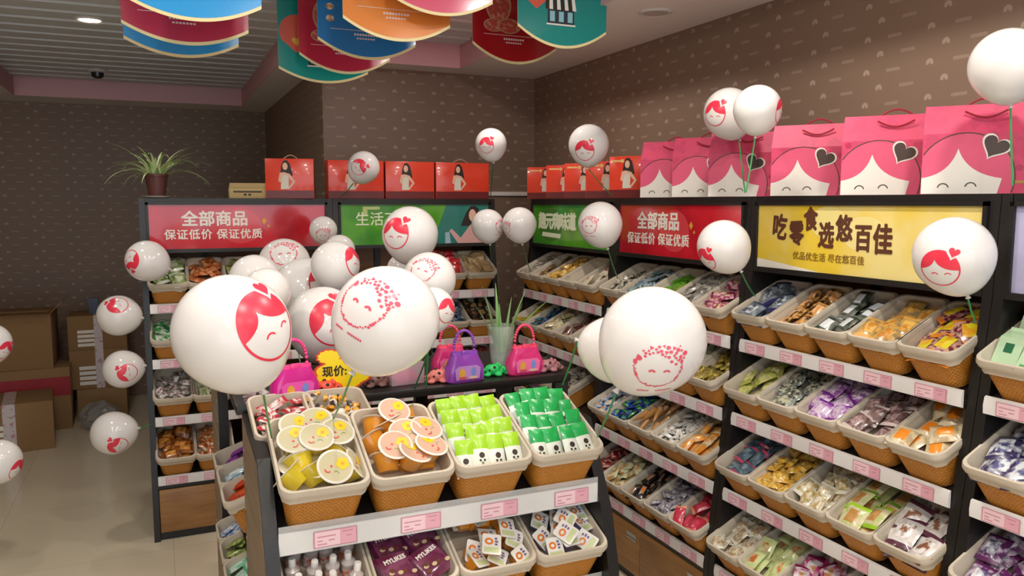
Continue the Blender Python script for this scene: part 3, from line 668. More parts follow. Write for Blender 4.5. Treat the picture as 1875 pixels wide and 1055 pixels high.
def sq_cup(body, name):
    def ring(s, z): return rrect(s, s, s * .3, z, 0, 2)
    cup = MB().loft([ring(.016, 0), ring(.022, .040)], 0, True, True).mesh('cup', mat('sq_' + name, body, .25, coat=.3, sub=.1))
    lid = MB(); lid.loft([rrect(.028, .032, .006, .040), rrect(.028, .032, .006, .042)], 0, True, True)
    for poly, mi in (([(-.022, -.026), (.022, -.026), (.022, -.010), (-.022, -.010)], 1),):
        v, f = fill2d([poly]); lid.tris([(x, y, .0424) for x, y in v], f, mi)
    v, f = fill2d([circ(-.008, .008, .013, .011, 18)], [circ(-.008, .008, .0065, .005, 14)]); lid.tris([(x, y, .0425) for x, y in v], f, 2)
    for q in ((.012, .018, .004), (.014, .009, .005), (.013, .0, .004)):
        lid.box(q[0] - q[2], q[1] - .003, .0420, q[0] + q[2], q[1] + .003, .0425, 3)
    return cup, lid.mesh('lid', [mat('lidw', '#e3e0da', .2, coat=.5), mat('lidg', '#c4cc9a', .3), mat('lido', '#d9772c', .3), mat('lidp', '#6a5a7c', .4)])
def cups(M, meshes, spots, label, grp, name='jelly_cup', k=1.15):
    for x, y, z, rx, ry, rz in spots:
        t_ = thing(name, M @ T(x * (.86 if k > 1 else 1), y * .94 + .008, z) @ Euler((R(rx), R(ry), R(rz))).to_matrix().to_4x4(), label, 'jelly cup', grp)
        link('cup', meshes[0], t_, Matrix.Scale(k, 4)); link('lid', meshes[1], t_, Matrix.Scale(k, 4))
pit = LI / 4
def imat(k, q): return T(a + pit * (q + .5), yi[k] + .012, zi[k] + .026) @ RX(ITILT)
WI = 'on the front island'
H_ = BK['isle'][2]
MY = jelly_cup(0, '#e8cf3a', 0, 'y'); MO = jelly_cup(0, '#e0952c', 0, 'o')
ly = [(-.055, .235, .112, 14, 6, 10), (.02, .245, .115, 8, -4, -20), (-.062, .165, .120, 10, -6, 30), (.0, .160, .124, 12, 4, -10), (.062, .175, .122, 12, 4, 15), (-.045, .085, .100, -62, 10, 20),
      (.03, .105, .100, -40, 60, 0), (.028, .05, .118, 22, 16, -25), (.062, .06, .104, 10, 50, 10), (-.06, .05, .095, -60, -15, 40), (-.005, .055, .088, -55, 0, 30), (.0, .09, .070, 0, 0, 0), (.06, .115, .075, 5, 0, 0), (-.065, .11, .07, 0, 0, 0)]
lo_ = [(.0, .250, .118, 12, 6, 0), (.065, .240, .100, -55, 0, 30), (-.060, .215, .094, -60, 10, -10), (.005, .200, .100, -48, -10, 20), (.060, .180, .098, -60, -6, -20), (-.062, .145, .094, -66, 0, 25), (.012, .135, .124, 12, -6, 10), (.070, .135, .124, 10, 4, 40), (-.04, .085, .124, 12, 8, -30), (.0, .045, .116, 16, 6, 70), (.062, .065, .118, 12, 4, 60), (-.06, .05, .1, -50, 0, 0), (.06, .05, .09, -50, 0, 0), (0, .09, .07, 0, 0, 0)]
basket(imat(0, 0), 'isle', None, 'leftmost woven basket full of yellow jelly cups', WI); cups(imat(0, 0), MY, ly, 'yellow jelly cup with smiling lid in the leftmost island basket', 'yellow jelly cups')
basket(imat(0, 1), 'isle', None, 'woven basket full of orange jelly cups', WI); cups(imat(0, 1), MO, lo_, 'orange jelly cup with round smiling lid in the island basket', 'orange jelly cups')
lime = pp('lime', ('#9ccb22', '#dfe3d8', '#8fbf18'), 'lime green and white panda packet', (.105, .05, .016), n=(4, 4), mode='stand')
lime['label'] = 'lime green and white snack packet'
grn = pp('green', ('#12a04c', '#dfe6df', '#0e8a40'), 'emerald green and white snack packet', (.105, .05, .016), n=(4, 4), mode='stand')
def half_packet(p, c_top, c_bot):
    mb = pillow(*p['size'], 10, 4, .1, (0, 0))
    for i, f in enumerate(mb.f):
        cx = sum(mb.v[k][0] for k in f) / len(f); mb.m[i] = 0 if cx > .008 else 1
    for cx, cy, r, mi in ((-.012, 0, .014, 1), (-.008, .0, .0085, 2), (-.022, .006, .0035, 2), (-.022, -.006, .0035, 2), (-.03, 0, .0035, 3)):
        v, f = fill2d([circ(cx, cy, r, n=10)]); mb.tris([(x, y, .0082 + mi * .0003) for x, y in v], f, mi)
    PM[p['key']] = mb.mesh('snack_' + p['key'], [mat('half_' + p['key'], c_top, .3, coat=.3, bump=(60, .3)), mat('half_w', c_bot, .35, coat=.2), M_INK, mat('half_acc_' + p['key'], '#7a6a24', .4)])
half_packet(lime, '#9ccb22', '#dfe3d8'); half_packet(grn, '#12a04c', '#dfe6df')
basket(imat(0, 2), 'isle', lime, 'woven basket of lime green and white packets', WI)
basket(imat(0, 3), 'isle', grn, 'rightmost woven basket of emerald green and white packets', WI)
# second tier
bot = MB().lathe([(.016, 0), (.019, .004), (.019, .055), (.008, .066)], 16, 0); bot.lathe([(.0095, .066), (.0095, .085), (.008, .088)], 14, 1); bot.lathe([(.0195, .015), (.0195, .042)], 16, 2, cap0=False, cap1=False)
PM['bottle'] = bot.mesh('drink_bottle', [mat('bottle_clear', '#d6c9c4', .1, alpha=.75, coat=.4), mat('bottle_cap', '#e8e4e0', .3), film('#d96a4a', '#e8ded8', 60)])
basket(imat(1, 0), 'isle', None, 'lower woven basket of small clear bottles', WI)
rb = random.Random(3)
for j in range(4):
    for i in range(4):
        o = link('drink_bottle', PM['bottle'], None, imat(1, 0) @ T(-.072 + i * .048, .05 + j * .058, .078) @ Euler((R(rb.uniform(-14, 6)), R(rb.uniform(-9, 9)), 0)).to_matrix().to_4x4())
        tag(o, 'small clear bottle with white cap and red label in the lower island basket', 'bottle', 'small bottles in the lower island basket')
basket(imat(1, 1), 'isle', None, 'lower woven basket of purple chocolate bags', WI)
chm = pillow(.105, .098, .026, 10, 8, .09, (0, 0))
rr = random.Random(8)
for q in range(7):
    cx, cy = rr.uniform(-.035, .035), rr.uniform(-.035, .0); z = .0128
    v, f = fill2d([circ(cx, cy, .008, .006, 10)]); chm.tris([(x, y, z + .0004 * q) for x, y in v], f, 1 if q % 2 else 3)
chme = chm.mesh('chocolate_bag', [film('#6d2a48', '#8a4a68', 25, rough=.15), mat('nut_cream', '#d6bf94', .4), mat('choc_end', '#5a1c3c', .2, coat=.4), mat('choc_brown', '#6b3a2c', .4)])
tme = bold_mesh('MYLIKES', .018, .0006, align='CENTER').mesh('lettering', M_WHITEP)
for q, (x, y, z, rx, ry, rz) in enumerate([(-.048, .235, .110, 8, 6, 20), (.05, .24, .112, 8, -4, 24), (-.045, .145, .118, 12, 4, 16), (.05, .15, .12, 10, -4, 22), (-.042, .06, .12, 14, 4, 18), (.052, .065, .122, 10, -6, 26)]):
    t_ = thing('chocolate_bag', imat(1, 1) @ T(x, y, z) @ Euler((R(rx), R(ry), R(rz))).to_matrix().to_4x4(), 'purple foil chocolate bag printed with nuts in the lower island basket', 'snack', 'purple chocolate bags')
    link('bag_body', chme, t_); link('lettering', tme, t_, T(0, .022, .0145))
SQO, SQP = sq_cup('#e39426', 'o'), sq_cup('#6d6288', 'p')
rs = random.Random(21)
def sqspots(n):
    out = []
    for j in range(5):
        for i in range(3):
            x, y = (i - 1) * .062 + rs.uniform(-.008, .008), .028 + j * .055 + rs.uniform(-.005, .005)
            if rs.random() < .72: out.append((x, y, .092 + rs.uniform(0, .018), rs.gauss(10, 12), rs.gauss(0, 13), rs.uniform(-40, 40)))
            else: out.append((x, y, .128 + rs.uniform(0, .01), rs.uniform(-75, -50), rs.gauss(0, 15), rs.uniform(-30, 30)))
    for q in range(4): out.append((rs.uniform(-.055, .055), .05 + .055 * q, .128, rs.gauss(14, 8), rs.gauss(0, 12), rs.uniform(-60, 60)))
    return out
basket(imat(1, 2), 'isle', None, 'lower woven basket of orange square jelly cups', WI); cups(imat(1, 2), SQO, sqspots(14), 'orange square jelly cup with white printed lid in the lower island basket', 'orange square jelly cups', 'square_jelly_cup', .95)
basket(imat(1, 3), 'isle', None, 'lower woven basket of purple square jelly cups', WI); cups(imat(1, 3), SQP, sqspots(14), 'purple square jelly cup with white printed lid in the lower island basket', 'purple square jelly cups', 'square_jelly_cup', .95)
# ---- side of the island that faces the aisle
sid = thing('side_rack', T(0, 0, 0), 'narrow black rack on the left end of the display island', 'shelf rack')
for y0, y1 in ((3.02, 3.42),):
    pn = MB().prism([(y0, 0), (y0, .93), (y0 + .06, 1.0), (y1, 1.0), (y1, 0)], .17, .205, 0).build('side_panel', M_BLACK, sid)
    MB().prism([(y0 + .012, .01), (y0 + .012, .92), (y0 + .065, .99), (y1, .99), (y1, .01)], .1685, .17, 0).build('wood_facing', M_PANEL, pn)
    bo = MB()
    for z in (.93, .85, .77, .69, .61, .35, .3):
        for y in (y0 + .03, y1 - .04): bo.lathe([(.006, 0), (.004, .003)], 10, 0, T(.1687, y, z) @ RY(R(-90)))
    bo.build('bolt_row', M_BOLT, pn)
for z in (.62, .36): MB().box(0, 0, -.012, .55, .24, 0).build('shelf', M_BLACK, sid, T(.20, 3.0, z) @ RZ(R(-90)) @ RX(R(18)))
MB().box(.50, 2.47, 0, .515, 3.0, .95).build('back_board', M_BACKB, sid)
WS = 'on the left end of the island'
side_rows = [[pp('purplebit', ('#7a2a8c', '#8c3a9c', '#5a1c6a'), 'purple square packet', (.06, .05, .014), n=(2, 3)), pp('iceblue', (('#c9d6dc', '#8ab0c4', 40), '#dfe6ea', '#a8c0cc'), 'ice blue packet', S, n=(2, 3)), pp('vermilion', (('#e0481c', '#b8340f', 40), '#e8602c', '#c43c10'), 'vermilion packet', (.08, .05, .02), n=(2, 3))],
             [pp('cobalt', (('#d0d6dc', '#3c74c0', 40), ('#e0e4e8', '#5a8ccc', 40), '#b4c4d4'), 'white and cobalt stripe packet', S, n=(2, 4)), pp('leafmix', (('#6a7c3a', '#c0cc78', 40), ('#8a9c4c', '#3c4a24', 40), '#a4b468'), 'leafy green packet', S, n=(2, 4)), pp('aqua', (('#cfe0d4', '#7cc4a0', 40), ('#a8dcc0', '#e0ece4', 40), '#58b088'), 'aqua and white packet', S, n=(2, 4))]]
for k, z in enumerate((.62, .36)):
    for q, p in enumerate(side_rows[k]):
        basket(T(.20, 2.91 - .182 * q, z + .012) @ RZ(R(-90)) @ RX(R(18)), 'rack', p, 'woven basket of %ss' % p['label'], WS)
cand = pp('caramel', (('#e2ddd2', '#3a2c24', 40), ('#e89a34', '#e8e0d4', 40), '#e0a02c'), 'orange and white wrapped candy', (.07, .03, .018), 'twist', n=(3, 4), mode='heap', name='wrapped_candy', cat='candy')
basket(T(.47, 2.252, .895) @ RX(R(14)), 'rack', cand, 'woven basket of orange and white candies behind jelly cups', WI)
redw = pp('redwrap', (('#d8d2cc', '#b03038', 40), ('#c43c40', '#e0dcd6', 40), '#a8282e'), 'red and white wrapped sweet', (.07, .035, .016), n=(2, 4), mode='heap', name='wrapped_candy', cat='candy')
basket(T(.31, 2.252, .895) @ RX(R(14)), 'rack', redw, 'woven basket of red and white sweets behind the yellow jelly cups', WI)
# ------------------------------------------------------------------ toys on the shelf
ZT = 1.0405
def shelf_pt(x, y): return on_z(x, y, ZT)
def handbag(x, y, colr, hcol, label, s=1.0, rz=0, dy=0):
    p = shelf_pt(x, y); t_ = thing('toy_handbag', T(p.x, p.y + dy, ZT) @ RZ(R(rz)) @ Matrix.Scale(s, 4), label, 'toy bag', 'shiny plastic toy handbags')
    m = mat('bag_' + colr, colr, .12, spec=.6, coat=.6, alpha=.82)
    MB().loft([rrect(.066, .024, .018, .0), rrect(.072, .029, .02, .006), rrect(.071, .029, .02, .05), rrect(.052, .022, .016, .088), rrect(.049, .02, .014, .098)], 0, True, True).build('bag_body', m, t_)
    mt = mat('clasp_' + hcol, hcol, .25, coat=.3)
    MB().loft([rrect(.052, .014, .012, .096), rrect(.050, .012, .010, .106)], 0, True, True).cbox(-.016, -.018, .092, .016, -.008, .112, .004).build('clasp_top', mt, t_)
    h = MB(); n = 21
    for i in range(n):
        an = math.pi * i / (n - 1); h.sphere((-.040 * math.cos(an), 0, .108 + .072 * math.sin(an) ** .8 if 0 < i < n - 1 else .108), .0058, 8, 6)
    h.build('beaded_handle', mt, t_)
    v, f = fill2d([[(-.045, .012), (.045, .012), (.05, .05), (.035, .06), (-.035, .06), (-.05, .05)]])
    st = MB().tris([(q[0], -.0300, q[1]) for q in v], f, 0)
    for cx, cy, rx, ry, mi in ((-.022, .034, .012, .018, 1), (.022, .038, .010, .016, 2), (-.02, .018, .016, .005, 3), (.02, .018, .018, .005, 4)):
        v, f = fill2d([circ(cx, cy, rx, ry, 12)]); st.tris([(q[0], -.0305 - .0002 * mi, q[1]) for q in v], f, mi)
    st.build('sticker', [mat('stk_' + colr, {'#e0279a': '#e85cb4', '#a04cc0': '#bd8cd0', '#e83a84': '#f070a8'}.get(colr, '#e070a8'), .2, coat=.4), mat('stk_y', '#e0a43c', .4), mat('stk_b', '#7a8cd0', .4), mat('stk_r', '#d04a64', .4), mat('stk_c', '#d9b49c', .4)], t_)
handbag(540, 732, '#e0279a', '#e8418c', 'magenta toy handbag beside the large front balloon', 1.05, 12)
handbag(838, 690, '#e83a84', '#e8486c', 'rose toy handbag behind the purple one', .95, 0, .08)
handbag(850, 698, '#a04cc0', '#8c48b8', 'purple toy handbag with purple beaded handle', .98, 6)
handbag(960, 684, '#e83a84', '#e8486c', 'hot pink toy handbag in front of the glass vase', .98, 4)
def critter(x, y, colr, label, rz=0, s=1.0):
    p = shelf_pt(x, y); t_ = thing('squeeze_toy', T(p.x, p.y, ZT) @ RZ(R(rz)) @ Matrix.Scale(s, 4), label, 'toy', 'small spotted rubber pup toys')
    b = MB()
    for c_, r, s3 in (((0, 0, .022), .026, (1.15, .85, .82)), ((.030, -.002, .020), .018, (1.15, 1, .85)), ((.050, -.004, .010), .010, (1.3, 1, .8)), ((-.024, -.016, .007), .010, (1.4, 1, .7)), ((.016, -.02, .007), .010, (1.4, 1, .7)), ((-.024, .016, .007), .010, (1.4, 1, .7)), ((.016, .02, .007), .010, (1.4, 1, .7)), ((.022, .012, .036), .009, (.8, .8, 1.2)), ((.022, -.014, .036), .009, (.8, .8, 1.2)), ((-.034, 0, .022), .006, (1.6, .8, .8))):
        b.sphere(c_, r, 14, 10, 0, s3)
    o = b.build('body', mat('toy_' + colr, colr, .45, sub=.1), t_)
    md = o.modifiers.new('merge', 'REMESH'); md.mode = 'VOXEL'; md.voxel_size = .0026; md.use_smooth_shade = True
    sm = o.modifiers.new('soften', 'SMOOTH'); sm.iterations = 6
    sp = MB()
    for c_, r in (((.002, -.0165, .032), .006), ((-.016, -.018, .024), .004), ((.034, -.0165, .024), .0035), ((.061, -.004, .0115), .004), ((.044, -.014, .018), .003), ((-.004, 0, .0425), .006)): sp.sphere(c_, r, 10, 7, 0, (1, .8, 1))
    sp.build('spots', M_HAIR, t_)
critter(597, 722, '#e8503c', 'coral red rubber pup toy beside the magenta handbag', 0, 1.05)
critter(688, 708, '#7a5650', 'dull brown rubber pup toy behind the price card', 8, 1.05)
critter(800, 700, '#f08a80', 'salmon rubber pup toy left of the purple handbag', 0, 1.05)
critter(902, 688, '#22c060', 'bright green rubber pup toy between the handbags', -6, 1.0)
critter(1002, 680, '#a06a70', 'dusky pink rubber pup toy at the shelf end', 0, 1.05)
critter(470, 738, '#8a7078', 'mauve grey rubber pup toy under the large front balloon', 0, 1.0)
p = shelf_pt(742, 702)
bx_ = thing('toy_box', T(p.x, p.y, ZT) @ RZ(R(6)), 'clear plastic box holding pink toys', 'toy box')
MB().cbox(-.06, -.03, 0, .06, .03, .075, .004).build('clear_case', mat('case_clear', '#e8c8d4', .08, alpha=.45, coat=.5), bx_)
MB().loft([rrect(.04, .012, .01, .004), rrect(.045, .018, .012, .02), rrect(.03, .012, .01, .045), rrect(.012, .006, .004, .06)], 0, True, True).build('pink_toy', mat('toy_pinkin', '#d85a8c', .4), bx_)
# price card
p = shelf_pt(628, 716); pc = thing('price_card', T(p.x, p.y - .01, ZT), 'yellow starburst price card with red border and Chinese writing', 'price card')
def burst(cx, cy, rx, ry, n, amp): return [(cx + rx * (1 + (amp if i % 2 else 0)) * math.cos(2 * math.pi * i / (2 * n)), cy + ry * (1 + (amp if i % 2 else 0)) * math.sin(2 * math.pi * i / (2 * n))) for i in range(2 * n)]
def cloud(cx, cy, rx, ry, n, amp): return [(cx + rx * (1 + amp * abs(math.sin(n * t_ / 2))) * math.cos(t_), cy + ry * (1 + amp * abs(math.sin(n * t_ / 2))) * math.sin(t_)) for t_ in [2 * math.pi * i / 60 for i in range(60)]]
def plate(polys, y, th, name, m, parent, holes=()):
    v, f = fill2d(polys, holes); n = len(v); mb = MB().tris([(q[0], y, q[1]) for q in v], [g[::-1] for g in f]); mb.tris([(q[0], y + th, q[1]) for q in v], f)
    return mb.build(name, m, parent)
plate([cloud(0, .06, .088, .052, 8, .12), burst(-.045, .118, .038, .024, 12, .14)], 0, .0015, 'red_border', mat('card_red', '#d8412c', .35), pc)
plate([cloud(0, .06, .081, .046, 8, .12), burst(-.045, .118, .033, .020, 12, .14)], -.0008, .0007, 'yellow_face', mat('card_yellow', '#f2d614', .35), pc)
plate([circ(.012, .128, .012, .014, 16)], -.0006, .0012, 'white_dot', M_WHITEP, pc); plate([circ(.012, .130, .006, .008, 12)], -.0012, .0005, 'black_dot', M_HAIR, pc)
lettering('现价:', .036, M_HAIR, T(-.068, -.0016, .068) @ RX(R(90)), pc, offset=.0008)
MB().tube([(0, .003, 0), (0, .003, .05)], .002, 6).cbox(-.035, -.012, 0, .05, .016, .006, .001).build('card_base', mat('card_base', '#d8d4cc', .2), pc)
def platez(dz, polys, *k): return plate([[(x, z + dz) for x, z in p] for p in polys], *k)
# vase with aloe
p = on_z(938, 688, ZT); vz = thing('glass_vase', T(p.x, p.y + .10, ZT), 'tall clear glass vase behind the hot pink handbag', 'vase')
MB().lathe([(.034, 0), (.036, .004), (.050, .165), (.051, .168), (.049, .168), (.0345, .008), (.001, .008)], 36, cap0=True, cap1=True).build('glass', M_GLASS, vz)
MB().lathe([(.033, .009), (.037, .05)], 28).build('water', mat('water', '#c4d4cc', .03, alpha=.3), vz)
al = thing('aloe_plant', T(p.x, p.y + .10, ZT), 'spiky green aloe standing in the glass vase', 'plant')
M_ALOE = mat('aloe_leaf', '#74a264', .4, var=('#9abb7c', 12, .4, .7)); ra = random.Random(4)
def leaf(parent, base, az, L, lean, droop, wd, m, th=.25, n=9):
    d = Vector((math.cos(az), math.sin(az), 0)); side = Vector((-d.y, d.x, 0)); pts = []
    for i in range(n + 1):
        s_ = i / n; ang = lean + droop * s_
        pts.append((base if i == 0 else pts[-1][0]) + (d * math.sin(ang) + Vector((0, 0, 1)) * math.cos(ang)) * (L / n if i else 0))
        pts[-1] = (pts[-1], max(.0008, wd * (1 - s_) ** .7 * (1 if s_ > .12 else .8)), ang) if not isinstance(pts[-1], tuple) else pts[-1]
    rings = []
    for q, w2, ang in pts:
        nr = d * math.cos(ang) - Vector((0, 0, 1)) * math.sin(ang)
        rings.append([q - side * w2 + nr * w2 * -.0, q + nr * w2 * th * 1.6, q + side * w2, q + nr * -w2 * th * .2])
    return MB().loft(rings, 0, True, True).build('leaf', m, parent)
for az, L, le, dr in ((185, .23, .30, .35), (160, .20, .12, .1), (200, .26, .22, .15), (100, .25, .05, .08), (20, .20, .14, .1), (-10, .27, .45, .55), (10, .24, .30, .2), (240, .19, .18, .1), (300, .2, .25, .3)):
    leaf(al, Vector((.014 * math.cos(R(az)), .014 * math.sin(R(az)), .07)), R(az), L, le, dr, .012, M_ALOE)
# ------------------------------------------------------------------ balloons
def surf(d, r): return d * (r * (1 + .13 * max(0, -d.z) ** 5))
BALL_ME = {}
def balloon_mesh(q=24):
    mb = MB(); prof = []
    for k in range(q + 1):
        th = math.pi * k / q; d = Vector((max(1e-4, math.sin(th)), 0, -math.cos(th))); s_ = surf(d, 1); prof.append((s_.x, s_.z))
    return mb.lathe(prof, 40).mesh('latex', M_BALL, 180)
BMESH = balloon_mesh()
KMESH = MB().lathe([(.05, -1.115), (.035, -1.15), (.05, -1.17), (.075, -1.22), (.06, -1.215)], 14).mesh('knot', M_KNOT)
def face_polys():
    hair = circ(0, 0, 1, 1.04, 64)
    pk = (-.22, .52)
    hole = bez((-.93, -.08), (-.30, .10), pk, 12)[:-1] + bez(pk, (.05, .0), (.90, -.02), 14) + circ(0, 0, .93, .965, 28, R(-4), R(-176))
    gap = heart(.66, .92, .44, R(-18)); hrt = heart(.68, .94, .30, R(-18))
    eyes = [arcband(-.20, -.36, .19, .05, R(25), R(155)), arcband(.42, -.33, .19, .05, R(25), R(155))]
    v, f = fill2d([hair], [hole, gap], .10); v2, f2 = fill2d([hrt] + eyes, (), None)
    return v + v2, f + [[i + len(v) for i in g] for g in f2]
def floral_polys():
    r_ = random.Random(12); V, Fc = [], []
    def add(poly):
        v, f = fill2d([poly]); o = len(V); V.extend(v); Fc.extend([[i + o for i in g] for g in f])
    for i in range(40):
        a_ = R(150 + 240 * i / 39); rr_ = .98 + r_.uniform(-.03, .03); s_ = r_.uniform(.04, .075)
        add(circ(rr_ * math.cos(a_), rr_ * math.sin(a_), s_, s_ * r_.uniform(.5, 1), 7))
    placed = []
    for _ in range(900):
        x, y = r_.uniform(-1, 1.15), r_.uniform(.12, 1.0); s_ = r_.uniform(.055, .16)
        okr = (x * x + y * y < .98 and y > .18 + .55 * max(0, 1 - abs(x + .15) * 1.3)) or ((x - .75) ** 2 + (y - .62) ** 2 < .36 ** 2)
        if okr and all((x - a_) ** 2 + (y - b_) ** 2 > (.88 * (s_ + c_)) ** 2 for a_, b_, c_ in placed):
            placed.append((x, y, s_)); k_ = r_.choice((3, 4, 6, 9)); ph = r_.uniform(0, 6)
            add([(x + s_ * math.cos(ph + 2 * math.pi * i / k_), y + s_ * r_.uniform(.75, 1) * math.sin(ph + 2 * math.pi * i / k_)) for i in range(k_)])
    add(arcband(-.25, -.22, .17, .09, R(20), R(160))); add(arcband(.35, -.22, .17, .09, R(20), R(160)))
    for x0, n_ in ((-.75, 5), (.0, 7)):
        for i in range(n_): add([(x0 + i * .1, -1.36), (x0 + i * .1 + .075, -1.36), (x0 + i * .1 + .075, -1.27), (x0 + i * .1, -1.27)])
    return V, Fc
FACE, FLOR = face_polys(), floral_polys()
M_FLOR = mat('print_flower', '#dd5268', .3)
def balloon(px, py, rx, ry, depth, label, emb=None, ex=0, ey=0, es=.55, roll=0, knot=None, stick=None, sd=None):
    r_px = (rx + ry) / 2; c_ = at_depth(px, py, depth); r = r_px * depth / F
    # knot direction from its place in the picture
    kx, ky = knot if knot else (px + 4, py + ry)
    kd = (RT * (kx - px) - UP * (ky - py)); kd = (kd.normalized() + FW * .05).normalized()
    zax = -kd; xax = zax.orthogonal().normalized(); yax = zax.cross(xax)
    Rm = Matrix((xax, yax, zax)).transposed(); M = T(c_) @ Rm.to_4x4()
    t_ = thing('balloon', M, label, 'balloon', 'white printed balloons on green sticks')
    link('latex', BMESH, t_, Matrix.Scale(r, 4)); link('knot', KMESH, t_, Matrix.Scale(r, 4))
    if emb:
        dx, dy = (ex - px) / r_px, -(ey - py) / r_px; q = dx * dx + dy * dy
        if q > .94: s_ = (.94 / q) ** .5; dx *= s_; dy *= s_; q = .94
        view = (c_ - CAM).normalized(); vr = view.cross(Vector((0, 0, 1))).normalized(); vu = vr.cross(view)
        n = (vr * dx + vu * dy - view * (1 - q) ** .5).normalized()
        u_ = (vu * math.cos(R(roll)) + vr * math.sin(R(roll))); u_ = (u_ - n * u_.dot(n)).normalized(); s2 = u_.cross(n)
        inv = Rm.transposed(); V, Fc = FACE if emb == 'face' else FLOR; vv = []
        for x, y in V:
            rad = math.hypot(x, y); an = rad * es
            d = n if rad < 1e-6 else n * math.cos(an) + (s2 * x + u_ * y) / rad * math.sin(an)
            vv.append(surf(inv @ d, r) * 1.004)
        MB().tris(vv, Fc).build('printed_face', M_RED if emb == 'face' else M_FLOR, t_, None, 180)
    if stick is None: stick = (kx + 3, ky + 60 / depth * 2.2)
    sd = sd or depth
    k_w = c_ + kd * r * 1.13
    if sd == 'shelf': e_w = Vector((max(.23, min(1.3, k_w.x)), max(2.48, min(3.0, k_w.y)), 1.041))
    elif isinstance(sd, tuple): e_w = on_y(*stick, sd[1]) if sd[0] == 'y' else on_x(*stick, sd[1])
    else: e_w = at_depth(*stick, sd)
    inv4 = M.inverted(); mid = (k_w + e_w) / 2 + Vector((0, 0, -.006))
    MB().tube([inv4 @ k_w, inv4 @ mid, inv4 @ e_w], .0026, 6).build('stick', M_STICK, t_)
